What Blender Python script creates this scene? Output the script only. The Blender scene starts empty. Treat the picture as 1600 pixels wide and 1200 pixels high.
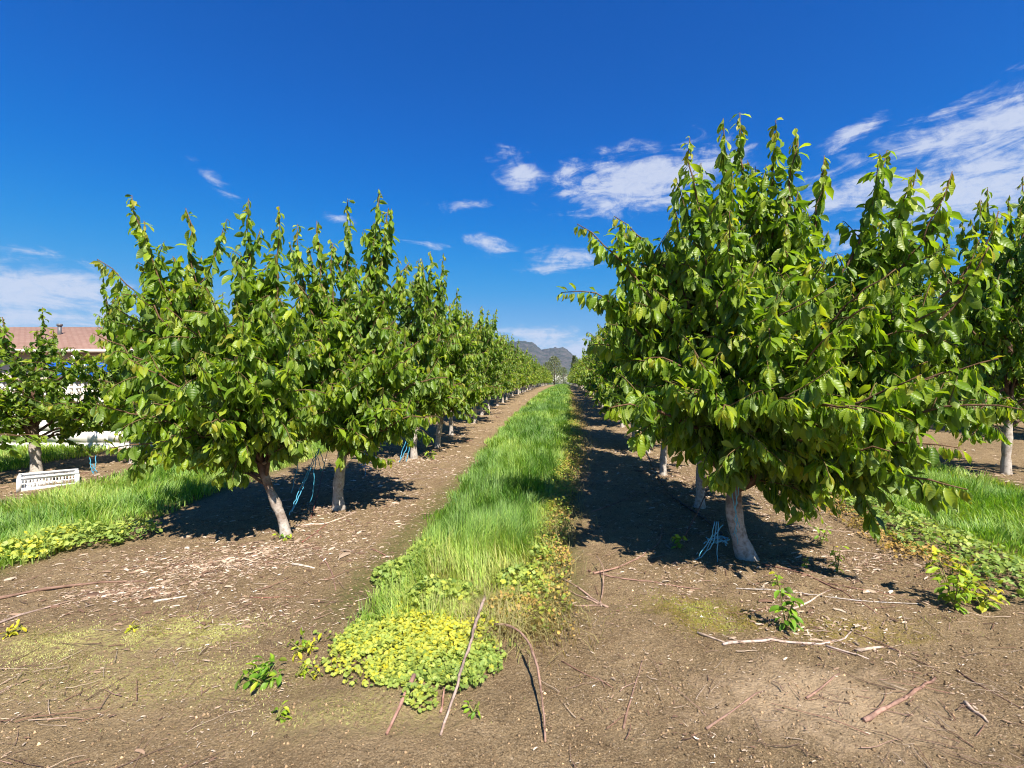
import bpy, math, random
import numpy as np
from mathutils import Vector
rng = np.random.default_rng(11); random.seed(11)
scene = bpy.context.scene; C = scene.collection
F = 755.0; EYE = 1.6                                   # focal length in photo pixels, eye height

# ------------------------------------------------------------------ camera
cd = bpy.data.cameras.new('camera'); cam = bpy.data.objects.new('camera', cd); C.objects.link(cam)
cam.location = (0, 0, EYE); cam.rotation_euler = (math.radians(90), 0, 0)
cd.sensor_width = 36; cd.lens = 36*F/1600; cd.clip_start = 0.05; cd.clip_end = 60000
scene.camera = cam
scene.view_settings.view_transform = 'Standard'; scene.view_settings.look = 'None'
scene.view_settings.exposure = 1.28; scene.view_settings.gamma = 1.0
scene.render.engine = 'CYCLES'; scene.cycles.filter_width = 1.1

# ------------------------------------------------------------------ sun + sky
SHX, SHY, ELEV = -0.42, 0.91, math.radians(50)        # where shadows point, sun height
sl = bpy.data.lights.new('sun', 'SUN'); sl.energy = 4.4; sl.angle = math.radians(0.5); sl.color = (1, .925, .80)
sun = bpy.data.objects.new('sun', sl); C.objects.link(sun)
dn = math.hypot(SHX, SHY)
ldir = Vector((SHX/dn*math.cos(ELEV), SHY/dn*math.cos(ELEV), -math.sin(ELEV)))
sun.rotation_euler = ldir.to_track_quat('-Z', 'Y').to_euler()
W = bpy.data.worlds.new('World'); scene.world = W; W.use_nodes = True
nt = W.node_tree; N = nt.nodes; L = nt.links; N.clear()
def nd(t, **k):
    n = N.new(t)
    for a, b in k.items(): setattr(n, a, b)
    return n
def px_dir(px, py):
    x = px-800; y = 600-py
    return math.atan2(x, F), math.atan2(y, math.hypot(x, F))
out = nd('ShaderNodeOutputWorld'); bg = nd('ShaderNodeBackground'); BGS = 0.075; bg.inputs[1].default_value = BGS
L.new(bg.outputs[0], out.inputs[0])
sky = nd('ShaderNodeTexSky'); sky.sky_type = 'NISHITA'; sky.sun_disc = False
sky.sun_elevation = ELEV; sky.sun_rotation = math.atan2(-SHX, -SHY)
sky.altitude = 400; sky.air_density = 1.0; sky.dust_density = 0.25; sky.ozone_density = 3.0
hs = nd('ShaderNodeHueSaturation'); hs.inputs['Saturation'].default_value = 1.34; hs.inputs['Hue'].default_value = 0.497
hs.inputs['Value'].default_value = 0.86
L.new(sky.outputs[0], hs.inputs['Color'])
# the deep polarised blue of this clear sky: a film-like curve per channel
EXPK = BGS*2**scene.view_settings.exposure
vs1 = nd('ShaderNodeVectorMath', operation='SCALE'); vs1.inputs['Scale'].default_value = .1275; L.new(hs.outputs[0], vs1.inputs[0])
cv = nd('ShaderNodeRGBCurve'); L.new(vs1.outputs[0], cv.inputs['Color']); cm = cv.mapping; cm.use_clip = False
for ch, ptsc in ((0, ((0,0),(.02,.0),(.05,.001),(.125,.045),(.205,.13),(.5,.38),(1,.8))), (1, ((0,0),(.114,.103),(.18,.170),(.342,.33),(.474,.413),(1,.75))), (2, ((0,0),(.305,.49),(.429,.655),(.571,.75),(.76,.80),(1,.86)))):
    c_ = cm.curves[ch]
    while len(c_.points) > 2: c_.points.remove(c_.points[1])
    c_.points[0].location = ptsc[0]; c_.points[-1].location = ptsc[-1]
    for q in ptsc[1:-1]: c_.points.new(*q)
cm.update()
vs2 = nd('ShaderNodeVectorMath', operation='SCALE'); vs2.inputs['Scale'].default_value = 1/EXPK; L.new(cv.outputs[0], vs2.inputs[0])
tc = nd('ShaderNodeTexCoord'); sep = nd('ShaderNodeSeparateXYZ'); L.new(tc.outputs['Generated'], sep.inputs[0])
def mth(op, a, b=None, c=None, clamp=False):
    n = nd('ShaderNodeMath', operation=op, use_clamp=clamp)
    for i, v in enumerate((a, b, c)):
        if v is None: continue
        if isinstance(v, (int, float)): n.inputs[i].default_value = v
        else: L.new(v, n.inputs[i])
    return n.outputs[0]
az = mth('ARCTAN2', sep.outputs[0], sep.outputs[1]); el = mth('ARCSINE', sep.outputs[2])
cmb = nd('ShaderNodeCombineXYZ'); L.new(az, cmb.inputs[0]); L.new(el, cmb.inputs[1])
# clouds: (px, py, half-width px, half-height px, tilt deg, strength)
CL = [(1530,262,280,92,14,1.15),(1325,213,62,13,16,1.0),(1350,300,130,50,8,.85),(1000,285,150,46,3,1.15),(1060,250,70,40,20,.6),(885,268,26,14,-10,.8),(970,240,75,22,12,.55),
      (812,270,50,27,-20,.95),(712,319,50,11,3,.8),(768,386,44,15,-15,.55),(885,405,72,20,6,.85),(665,383,60,6,-4,.45),
      (340,288,50,12,-32,.65),(525,340,32,9,-8,.55),(20,460,190,60,-3,1.25),(100,410,70,12,-10,.45),
      (855,523,110,9,0,.85),(905,558,46,22,0,1.6),(1345,335,70,22,12,.7),(1560,200,170,30,25,.6),(865,545,120,30,0,.75)]
mx = None
for (px, py, w, h, t, s) in CL:
    a, e = px_dir(px, py); a2, _ = px_dir(px+w, py); a1, _ = px_dir(px-w, py); _, e2 = px_dir(px, py-h); _, e1 = px_dir(px, py+h)
    m = nd('ShaderNodeMapping', vector_type='TEXTURE')
    m.inputs['Location'].default_value = (a, e, 0); m.inputs['Rotation'].default_value = (0, 0, math.radians(t))
    m.inputs['Scale'].default_value = ((a2-a1)/2*1.45, (e2-e1)/2*1.6, 1)
    L.new(cmb.outputs[0], m.inputs[0])
    ln = nd('ShaderNodeVectorMath', operation='LENGTH'); L.new(m.outputs[0], ln.inputs[0])
    v = mth('MULTIPLY', mth('SUBTRACT', 1.0, ln.outputs['Value'], clamp=True), s*1.25)
    mx = v if mx is None else mth('MAXIMUM', mx, v)
def cnoise(scale, stretch, rot, detail, dist, rough=.6):
    m = nd('ShaderNodeMapping'); m.inputs['Rotation'].default_value = (0, 0, math.radians(rot)); m.inputs['Scale'].default_value = (1, stretch, 1)
    L.new(cmb.outputs[0], m.inputs[0])
    n = nd('ShaderNodeTexNoise'); n.inputs['Scale'].default_value = scale; n.inputs['Detail'].default_value = detail
    n.inputs['Distortion'].default_value = dist; n.inputs['Roughness'].default_value = rough
    L.new(m.outputs[0], n.inputs[0]); return n.outputs[0]
n1 = cnoise(7, 4.2, -24, 10, .7, .62); n2 = cnoise(22, 1.5, -15, 8, 1.2, .65)
nn = mth('ADD', mth('MULTIPLY', n1, .7), mth('MULTIPLY', n2, .3))
dens = mth('ADD', mx, mth('MULTIPLY', mth('SUBTRACT', nn, .53), 4.6))
dens = mth('MULTIPLY', dens, mth('MULTIPLY', mx, 4.5, clamp=True), clamp=True)
n3 = cnoise(60, 1.8, -20, 6, .8, .7); dens = mth('MULTIPLY', mth('POWER', dens, 1.25), mth('ADD', mth('MULTIPLY', n3, .9), .62))
mr = nd('ShaderNodeMapRange', interpolation_type='SMOOTHSTEP'); mr.inputs['From Min'].default_value = 0.05; mr.inputs['From Max'].default_value = 1.2
mr.inputs['To Max'].default_value = .86
L.new(dens, mr.inputs['Value'])
# the band of sky above the horizon is paler
mix = nd('ShaderNodeMix', data_type='RGBA'); L.new(mr.outputs[0], mix.inputs['Factor']); L.new(vs2.outputs[0], mix.inputs['A'])
mix.inputs['B'].default_value = (.70/EXPK, .76/EXPK, .90/EXPK, 1)
L.new(mix.outputs['Result'], bg.inputs[0])

# ------------------------------------------------------------------ helpers
def smooth(a, b, x):
    t = np.clip((x-a)/(b-a), 0, 1); return t*t*(3-2*t)
_perm = np.random.default_rng(5).random((256, 256))
def vnoise(x, y):
    x = np.asarray(x, float); y = np.asarray(y, float)
    xi = np.floor(x).astype(int); yi = np.floor(y).astype(int); fx = x-xi; fy = y-yi
    fx = fx*fx*(3-2*fx); fy = fy*fy*(3-2*fy)
    g = lambda i, j: _perm[i & 255, j & 255]
    return (g(xi, yi)*(1-fx)+g(xi+1, yi)*fx)*(1-fy)+(g(xi, yi+1)*(1-fx)+g(xi+1, yi+1)*fx)*fy
def fbm(x, y, o=4):
    s = 0; a = .5
    for i in range(o): s = s+a*(vnoise(x*2**i+17*i, y*2**i+9*i)-.5); a *= .5
    return s
def base_h(y):
    y = np.asarray(y, float)
    return np.where(y < 20, .04*y, .8+.62*(1-np.exp(-(np.maximum(y, 20)-20)*.04/.62)))
def gh(x, y):
    x = np.asarray(x, float); y = np.asarray(y, float)
    near = 1-smooth(25, 60, np.hypot(x, y))
    b = .05*fbm(x*.6, y*.6, 3)+.045*fbm(x*2.3+3, y*2.3, 3)+.036*fbm(x*8, y*8, 3)
    b = b+.04*fbm((x*.8-y*.6)*11, (x*.6+y*.8)*2.2, 3)*smooth(.2, 1., x)
    b = b+.012*np.maximum(0, vnoise(x*24, y*24)-.62)
    b = b+.010*fbm(x*34, y*34, 2)
    m1 = smooth(1, 0, np.abs(x-strip_c(y))/(strip_w(y)+.05))*.04
    return base_h(y)+(b+m1)*near
def strip_c(y): return -0.75+.118*np.asarray(y, float)
def strip_w(y): return .62+.33*smooth(3.6, 11, np.asarray(y, float))-.12*smooth(20, 40, np.asarray(y, float))
def GP(px, py):
    """point on the ground seen at photo pixel (px,py)"""
    z = F*EYE/(py-570.)
    for _ in range(6):
        h = float(gh((px-800)/F*z, z)); z = F*(EYE-h)/max(py-600, 1)*.5+z*.5 if py > 640 else z
    x = (px-800)/F*z
    return np.array((x, z, float(gh(x, z))))
def P3(px, py, z): return np.array(((px-800)/F*z, z, EYE+(600-py)/F*z))

def mesh_np(name, V, faces, mat, col=None, uv=None, parent=None, smoothf=False):
    """faces: list of (M,k) int arrays"""
    me = bpy.data.meshes.new(name)
    V = np.ascontiguousarray(V, dtype=np.float32)
    faces = [np.asarray(f, dtype=np.int32) for f in faces if len(f)]
    me.vertices.add(len(V)); me.vertices.foreach_set('co', V.ravel())
    loops = np.concatenate([f.ravel() for f in faces]); tot = np.concatenate([np.full(len(f), f.shape[1], np.int32) for f in faces])
    st = np.concatenate([[0], np.cumsum(tot)[:-1]]).astype(np.int32)
    me.loops.add(len(loops)); me.loops.foreach_set('vertex_index', loops)
    me.polygons.add(len(tot)); me.polygons.foreach_set('loop_start', st)
    try: me.polygons.foreach_set('loop_total', tot)
    except Exception: pass
    if smoothf: me.polygons.foreach_set('use_smooth', np.ones(len(tot), bool))
    if col is not None:
        a = me.color_attributes.new('col', 'FLOAT_COLOR', 'POINT')
        cc = np.ones((len(V), 4), np.float32); cc[:, :3] = col; a.data.foreach_set('color', cc.ravel())
    if uv is not None:
        u = me.uv_layers.new(name='uv'); u.data.foreach_set('uv', np.ascontiguousarray(uv[loops], dtype=np.float32).ravel())
    me.update(calc_edges=True); me.validate()
    if mat: me.materials.append(mat)
    o = bpy.data.objects.new(name, me); C.objects.link(o)
    if parent: o.parent = parent
    return o
def tag(o, label=None, cat=None, group=None, kind=None):
    if label: o['label'] = label
    if cat: o['category'] = cat
    if group: o['group'] = group
    if kind: o['kind'] = kind
    return o
def empty(name, loc, label=None, cat=None, group=None, rz=0):
    o = bpy.data.objects.new(name, None); C.objects.link(o); o.location = loc; o.rotation_euler = (0, 0, rz)
    o.empty_display_size = .2
    return tag(o, label, cat, group)
def nrm(v): return v/np.maximum(np.linalg.norm(v, axis=-1, keepdims=True), 1e-9)

class Geo:
    """collects tubes and boxes into one mesh"""
    def __init__(s): s.V = []; s.F = {3: [], 4: []}; s.n = 0; s.c = []
    def add(s, V, F, col=(1, 1, 1)):
        V = np.asarray(V, float); F = np.asarray(F, int)
        s.V.append(V); s.F[F.shape[1]].append(F+s.n); s.n += len(V); s.c.append(np.tile(np.array(col, float), (len(V), 1)) if np.ndim(col) == 1 else col)
    def tube(s, pts, rad, k=6, col=(1, 1, 1)):
        pts = np.asarray(pts, float); n = len(pts); rad = np.broadcast_to(np.asarray(rad, float), (n,))
        t = nrm(np.gradient(pts, axis=0))
        ref = np.array((0, 0, 1.)) if abs(t[:, 2]).mean() < .7 else np.array((0, 1., 0))
        a = nrm(np.cross(t, ref)); b = np.cross(a, t)
        an = np.linspace(0, 2*np.pi, k, endpoint=False)
        V = pts[:, None]+rad[:, None, None]*(np.cos(an)[None, :, None]*a[:, None]+np.sin(an)[None, :, None]*b[:, None])
        i = np.arange(n-1)[:, None]*k; j = np.arange(k)[None]; j2 = (j+1) % k
        Q = np.stack([i+j, i+j2, i+k+j2, i+k+j], -1).reshape(-1, 4)
        V = V.reshape(-1, 3)
        V = np.concatenate([V, pts[:1], pts[-1:]])
        cap = np.array([[n*k, (q+1) % k, q] for q in range(k)]+[[n*k+1, (n-1)*k+q, (n-1)*k+(q+1) % k] for q in range(k)])
        if np.ndim(col) == 2:
            cv = np.repeat(col, k, axis=0); cv = np.concatenate([cv, col[:1], col[-1:]])
        else: cv = np.tile(np.array(col, float), (len(V), 1))
        s.V.append(V); s.F[4].append(Q+s.n); s.F[3].append(cap+s.n); s.n += len(V); s.c.append(cv)
    def box(s, lo, hi, M=None, col=(1, 1, 1)):
        (x0, y0, z0), (x1, y1, z1) = lo, hi
        V = np.array([(x0,y0,z0),(x1,y0,z0),(x1,y1,z0),(x0,y1,z0),(x0,y0,z1),(x1,y0,z1),(x1,y1,z1),(x0,y1,z1)], float)
        if M is not None: V = V@np.asarray(M).T
        s.add(V, [(0,3,2,1),(4,5,6,7),(0,1,5,4),(1,2,6,5),(2,3,7,6),(3,0,4,7)], col)
    def build(s, name, mat, parent=None, sm=False):
        f = [np.concatenate(v) for v in (s.F[3], s.F[4]) if v]
        return mesh_np(name, np.concatenate(s.V), f, mat, col=np.concatenate(s.c), parent=parent, smoothf=sm)

# ------------------------------------------------------------------ materials
def mat_new(name):
    m = bpy.data.materials.new(name); m.use_nodes = True; t = m.node_tree; t.nodes.clear(); return m, t
class MN:
    def __init__(s, name): s.m, s.t = mat_new(name); s.out = s.n('ShaderNodeOutputMaterial')
    def n(s, t, **k):
        x = s.t.nodes.new(t)
        for a, b in k.items(): setattr(x, a, b)
        return x
    def l(s, a, b): s.t.links.new(a, b)
    def noise(s, vec, scale, detail=4, rough=.5, dist=0):
        x = s.n('ShaderNodeTexNoise'); x.inputs['Scale'].default_value = scale; x.inputs['Detail'].default_value = detail
        x.inputs['Roughness'].default_value = rough; x.inputs['Distortion'].default_value = dist; s.l(vec, x.inputs[0]); return x.outputs[0]
    def mrange(s, v, a, b, c=0, d=1):
        x = s.n('ShaderNodeMapRange', interpolation_type='SMOOTHSTEP')
        for i, q in zip(('From Min', 'From Max', 'To Min', 'To Max'), (a, b, c, d)): x.inputs[i].default_value = q
        s.l(v, x.inputs['Value']); return x.outputs[0]
    def mix(s, f, a, b, mode='MIX'):
        x = s.n('ShaderNodeMix', data_type='RGBA', blend_type=mode)
        for k, v in (('Factor', f), ('A', a), ('B', b)):
            if isinstance(v, (int, float)): x.inputs[k].default_value = v
            elif isinstance(v, tuple): x.inputs[k].default_value = (*v, 1)
            else: s.l(v, x.inputs[k])
        return x.outputs['Result']
    def math(s, op, a, b=None, clamp=False):
        x = s.n('ShaderNodeMath', operation=op, use_clamp=clamp)
        for i, v in enumerate((a, b)):
            if v is None: continue
            if isinstance(v, (int, float)): x.inputs[i].default_value = v
            else: s.l(v, x.inputs[i])
        return x.outputs[0]
    def bsdf(s, col, rough=.8, spec=.3, bump=None, bs=.3, bd=.01):
        p = s.n('ShaderNodeBsdfPrincipled'); p.inputs['Specular IOR Level'].default_value = spec
        if isinstance(rough, (int, float)): p.inputs['Roughness'].default_value = rough
        else: s.l(rough, p.inputs['Roughness'])
        if isinstance(col, tuple): p.inputs['Base Color'].default_value = (*col, 1)
        else: s.l(col, p.inputs['Base Color'])
        if bump is not None:
            b = s.n('ShaderNodeBump'); b.inputs['Strength'].default_value = bs; b.inputs['Distance'].default_value = bd
            s.l(bump, b.inputs['Height']); s.l(b.outputs[0], p.inputs['Normal'])
        return p

def leaf_mat(name, rough=.4, trans=.46, veins=True, spec=.38):
    k = MN(name); a = k.n('ShaderNodeAttribute', attribute_name='col'); geo = k.n('ShaderNodeNewGeometry')
    c = a.outputs['Color']
    if veins:
        uv = k.n('ShaderNodeUVMap', uv_map='uv'); sp = k.n('ShaderNodeSeparateXYZ'); k.l(uv.outputs[0], sp.inputs[0])
        ab = k.math('ABSOLUTE', sp.outputs[0])
        v = k.math('ADD', k.math('MULTIPLY', sp.outputs[1], 52.), k.math('MULTIPLY', ab, -22.))
        wv = k.math('SINE', v)
        mid = k.mrange(ab, 0.0, .07, 1, 0)
        c = k.mix(k.math('MULTIPLY', mid, .45), c, (.22, .33, .06))
        # underside is paler and duller
    back = k.mix(.45, c, (.20, .27, .10))
    c2 = k.mix(geo.outputs['Backfacing'], c, back)
    p = k.bsdf(c2, rough, spec, wv if veins else None, .22, .0025)
    tr = k.n('ShaderNodeBsdfTranslucent'); tcol = k.mix(1.0, c, (1.7, 1.7, .5), 'MULTIPLY'); k.l(tcol, tr.inputs[0])
    ms = k.n('ShaderNodeMixShader'); ms.inputs[0].default_value = trans; k.l(p.outputs[0], ms.inputs[1]); k.l(tr.outputs[0], ms.inputs[2])
    k.l(ms.outputs[0], k.out.inputs[0]); return k.m
M_leaf = leaf_mat('cherry_leaf'); M_weed = leaf_mat('weed_leaf', .5, .3, False, .3); M_grass = leaf_mat('grass_blade', .5, .32, False, .3)

def bark_mat(name):
    k = MN(name); a = k.n('ShaderNodeAttribute', attribute_name='col'); g = k.n('ShaderNodeTexCoord')
    n = k.noise(g.outputs['Object'], 28, 5, .6); n2 = k.noise(g.outputs['Object'], 90, 3, .6)
    m = k.n('ShaderNodeMapping'); m.inputs['Scale'].default_value = (12, 12, 70); k.l(g.outputs['Object'], m.inputs[0]); n3 = k.noise(m.outputs[0], 1.5, 3)
    c = k.mix(k.mrange(n, .4, .7), a.outputs['Color'], k.mix(1., a.outputs['Color'], (.55, .5, .45), 'MULTIPLY'))
    c = k.mix(k.mrange(n3, .55, .75, 0, .6), c, k.mix(1., a.outputs['Color'], (.62, .52, .45), 'MULTIPLY'))
    p = k.bsdf(c, .8, .25, k.math('ADD', n2, n3), .6, .006); k.l(p.outputs[0], k.out.inputs[0]); return k.m
M_bark = bark_mat('bark')
def plain(name, rough=.7, spec=.3, ns=12, amt=.25, bump=.2):
    k = MN(name); a = k.n('ShaderNodeAttribute', attribute_name='col'); g = k.n('ShaderNodeTexCoord'); n = k.noise(g.outputs['Object'], ns, 6, .6)
    c = k.mix(k.mrange(n, .3, .7, 0, amt), a.outputs['Color'], k.mix(1., a.outputs['Color'], (.5, .48, .44), 'MULTIPLY'))
    p = k.bsdf(c, rough, spec, n, bump, .01); k.l(p.outputs[0], k.out.inputs[0]); return k.m
M_twine = plain('twine_plastic', .5, .4, 60, .2); M_plastic = plain('crate_plastic', .45, .4, 6, .12, .05)
M_wall = plain('painted_masonry', .85, .2, 2.2, .3, .3); M_tarp = plain('tarpaulin', .4, .5, 1.5, .35, .6); M_chip = plain('wood_litter', .85, .2, 30, .3)

# ---- ground
def ground_mat():
    k = MN('orchard_soil'); g = k.n('ShaderNodeTexCoord'); pos = g.outputs['Object']
    fine = k.noise(pos, 42, 6, .7); mid = k.noise(pos, 7, 6, .65, .4); big = k.noise(pos, 1.1, 4, .55)
    grain = k.noise(pos, 120, 4, .8); fleck = k.noise(pos, 75, 2, .5)
    c = k.mix(k.mrange(big, .35, .65), (.32, .228, .128), (.25, .176, .096))
    c = k.mix(k.mrange(mid, .42, .68, 0, .7), c, (.185, .120, .064))
    c = k.mix(k.mrange(mid, .28, .42, .6, 0), c, (.44, .32, .19))
    c = k.mix(k.mrange(fine, .54, .72, 0, .75), c, (.085, .056, .03))
    c = k.mix(k.mrange(grain, .525, .61, 0, .6), c, (.50, .38, .235)); c = k.mix(k.mrange(grain, .47, .40, 0, .6), c, (.06, .04, .022)); c = k.mix(k.mrange(fleck, .66, .71, 0, .6), c, (.60, .47, .33))
    sp = k.n('ShaderNodeSeparateXYZ'); k.l(pos, sp.inputs[0])
    def blob(x, y, r, r2=None, nz=.8):
        m = k.n('ShaderNodeMapping', vector_type='TEXTURE'); m.inputs['Location'].default_value = (x, y, 0); m.inputs['Scale'].default_value = (r, r2 or r, 1000)
        k.l(pos, m.inputs[0]); ln = k.n('ShaderNodeVectorMath', operation='LENGTH'); k.l(m.outputs[0], ln.inputs[0])
        v = k.math('ADD', k.math('SUBTRACT', 1., ln.outputs['Value']), k.math('MULTIPLY', k.math('SUBTRACT', mid, .5), nz*2))
        return k.mrange(v, .0, .8)
    def bl(px, py, r, r2=None): q = GP(px, py); return blob(q[0], q[1], r, r2)
    # bare silty patch bottom right, fine pale dust bottom left
    c = k.mix(k.math('MULTIPLY', bl(1290, 1100, .75, .42), .85), c, k.mix(k.mrange(fine, .3, .7), (.58, .43, .28), (.44, .32, .20)))
    for (px, py, r, r2, s) in ((60, 1100, 1.1, .4, .4), (500, 1130, .9, .25, .3)):
        c = k.mix(k.math('MULTIPLY', bl(px, py, r, r2), s), c, (.42, .31, .17))
    # moss and algae
    mo = None
    for (px, py, r, r2, s) in ((290, 990, .55, .25, .95), (110, 1000, .6, .22, .75), (300, 1060, .8, .28, .5), (150, 1050, .8, .3, .4), (1080, 950, .42, .22, .75), (1330, 985, .7, .22, .6), (1120, 975, .4, .2, .7), (560, 1110, .6, .2, .45)):
        v = k.math('MULTIPLY', bl(px, py, r, r2), s); mo = v if mo is None else k.math('MAXIMUM', mo, v)
    mo = k.math('MULTIPLY', mo, k.mrange(fine, .38, .60))
    mcol = k.mix(k.mrange(sp.outputs[0], -.2, .4), (.52, .47, .17), (.34, .27, .035))
    c = k.mix(mo, c, mcol)
    # grassy ground under and beside the strips
    gr = None
    for c0, hw in ((-.75, .98), (-5.3, 1.15), (4.75, 1.5), (-9.9, 1.4)):
        d = k.math('ABSOLUTE', k.math('SUBTRACT', k.math('SUBTRACT', sp.outputs[0], c0), k.math('MULTIPLY', sp.outputs[1], .112)))
        v = k.mrange(k.math('ADD', d, k.math('MULTIPLY', mid, .4)), hw-.05, hw+.22, 1, 0); gr = v if gr is None else k.math('MAXIMUM', gr, v)
    gr = k.math('MULTIPLY', gr, k.mrange(sp.outputs[1], 2.7, 3.4))
    c = k.mix(k.math('MULTIPLY', gr, .8), c, k.mix(k.mrange(fine, .4, .65), (.10, .12, .03), (.22, .17, .07)))
    far = k.mrange(sp.outputs[1], 90, 160); c = k.mix(far, c, (.10, .14, .045))
    h = k.math('ADD', k.math('MULTIPLY', fine, 1.), k.math('MULTIPLY', grain, .45)); h = k.math('ADD', h, k.math('MULTIPLY', mid, 1.6))
    p = k.bsdf(c, .95, .12, h, 1., .034); k.l(p.outputs[0], k.out.inputs[0]); return k.m
def axis(lo, hi, fl, fh, st, g=1.09):
    a = list(np.arange(fl, fh, st)); s = st; x = fl
    left = []
    while x > lo: s *= g; x -= s; left.append(x)
    s = st; x = a[-1]; right = []
    while x < hi: s *= g; x += s; right.append(x)
    return np.array(left[::-1]+a+right)
gx = axis(-14000, 14000, -4.2, 4.6, .026); gy = axis(-60, 16000, 1.7, 6.5, .026)
XX, YY = np.meshgrid(gx, gy); ZZ = gh(XX, YY)
ZZ = ZZ-smooth(3000, 5000, YY)*0
n0, n1_ = XX.shape; idx = np.arange(n0*n1_).reshape(n0, n1_)
Q = np.stack([idx[:-1, :-1], idx[:-1, 1:], idx[1:, 1:], idx[1:, :-1]], -1).reshape(-1, 4)
gnd = mesh_np('ground', np.stack([XX, YY, ZZ], -1).reshape(-1, 3), [Q], ground_mat(), smoothf=True); tag(gnd, kind='structure')

# ---- mountain
def mountain():
    prof = [(-4000, 300), (300, 330), (560, 430), (700, 560), (775, 640), (795, 690), (808, 722), (820, 735), (830, 722), (838, 640), (846, 590), (858, 630), (868, 632), (880, 580), (893, 460), (905, 400), (930, 340), (1000, 300), (1300, 380), (1700, 360), (5600, 260)]
    pa = np.array([p[0] for p in prof], float); ph = np.array([p[1] for p in prof], float)
    xs = np.concatenate([np.linspace(-9000, -800, 70)[:-1], np.linspace(-800, 2200, 300), np.linspace(2200, 11000, 70)[1:]])
    ys = np.linspace(5200, 11000, 130); X, Y = np.meshgrid(xs, ys)
    px = 800+F*X/Y; hgt = np.interp(800+F*X/8000., pa, ph)
    t = (Y-8000)/2400.; fall = np.where(Y < 8000, np.clip(1-np.abs(t)*.95, 0, 1)**.85, np.clip(1-np.abs(t)*.5, 0, 1))
    Z = hgt*fall*.99+fall*(170*np.abs(fbm(X/420, Y/420, 6))+140*fbm(X/130, Y/300, 5))-fall*25-(fall < .01)*5
    Z = np.maximum(Z, -3)
    a, b = X.shape; ix = np.arange(a*b).reshape(a, b); Qm = np.stack([ix[:-1, :-1], ix[:-1, 1:], ix[1:, 1:], ix[1:, :-1]], -1).reshape(-1, 4)
    k = MN('mountain_rock'); g = k.n('ShaderNodeTexCoord'); pos = g.outputs['Object']; n = k.noise(pos, .004, 9, .7, .6); n2 = k.noise(pos, .022, 6, .7)
    c = k.mix(k.mrange(n, .42, .6), (.10, .092, .088), (.045, .055, .045)); c = k.mix(k.mrange(n2, .48, .62, 0, .75), c, (.035, .05, .03))
    sp = k.n('ShaderNodeSeparateXYZ'); k.l(pos, sp.inputs[0]); c = k.mix(k.mrange(sp.outputs[2], 240, 120, 0, .7), c, (.10, .13, .05))
    p = k.bsdf(c, .95, .1, n2, 1., 30); k.l(p.outputs[0], k.out.inputs[0])
    o = mesh_np('mountains', np.stack([X, Y, Z], -1).reshape(-1, 3), [Qm], k.m); tag(o, kind='structure')
mountain()

# ------------------------------------------------------------------ leaves
def leaf_templates(n, stations, widths, petiole=True, seed=3, fold=.5):
    r = np.random.default_rng(seed); T = []
    for q in range(n):
        c = r.uniform(.2, .95); f = fold*r.uniform(.5, 1.7); tw = r.uniform(-.5, .5); V = []; ang = 0; y = z = 0; last = 0
        for i, (t, w) in enumerate(zip(stations, widths)):
            ds = t-last; last = t; ang = c*1.5*t; y += ds*math.cos(ang); z -= ds*math.sin(ang)
            wav = r.uniform(-.045, .045)
            ta = tw*t; ww = w*r.uniform(.93, 1.07)
            if w == 0: V.append((0, y, z)); continue
            for sgn in (-1, 0, 1):
                lx = sgn*ww; lz = abs(sgn)*(ww*f+sgn*wav)
                x = lx*math.cos(ta)-lz*math.sin(ta); zz = lx*math.sin(ta)+lz*math.cos(ta)
                V.append((x, y+zz*math.sin(ang)*.8, z+zz*math.cos(ang)))
        T.append(V)
    m = len(stations); Fq = []; Ft = []; 
    for i in range(m-1):
        a = i*3
        if widths[i+1] == 0: Ft += [(a, a+1, a+3), (a+1, a+2, a+3)]
        else: Fq += [(a, a+1, a+4, a+3), (a+1, a+2, a+5, a+4)]
    uv = []
    for t, w in zip(stations, widths):
        if w == 0: uv.append((0, t)); continue
        for sgn in (-1, 0, 1): uv.append((sgn*w, t))
    V = np.array(T); 
    if petiole: pass
    return dict(V=V, Q=np.array(Fq, int).reshape(-1, 4), T=np.array(Ft, int).reshape(-1, 3), uv=np.array(uv))
TH = leaf_templates(9, (0, .16, .30, .48, .66, .82, .93, 1.05), (.010, .013, .11, .172, .185, .135, .058, 0))
TL = leaf_templates(7, (0, .2, .5, .8, 1.05), (.012, .06, .20, .135, 0), seed=4)
TF = leaf_templates(6, (0, .45, 1.05), (.02, .25, 0), seed=5)
def leaves_mesh(name, T, pos, a, n, size, col, mat, parent=None):
    s = np.cross(a, n); N_ = len(pos); ti = rng.integers(0, len(T['V']), N_)
    V = T['V'][ti]*size[:, None, None]; wj = rng.uniform(.8, 1.1, N_)[:, None, None]
    W_ = pos[:, None]+V[..., 0:1]*wj*s[:, None]+V[..., 1:2]*a[:, None]+V[..., 2:3]*n[:, None]
    k = V.shape[1]; off = (np.arange(N_)*k)[:, None, None]
    f = [(T['Q'][None]+off).reshape(-1, 4), (T['T'][None]+off).reshape(-1, 3)]
    return mesh_np(name, W_.reshape(-1, 3), f, mat, col=np.repeat(col, k, 0), uv=np.tile(T['uv'], (N_, 1)), parent=parent, smoothf=True)

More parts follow.
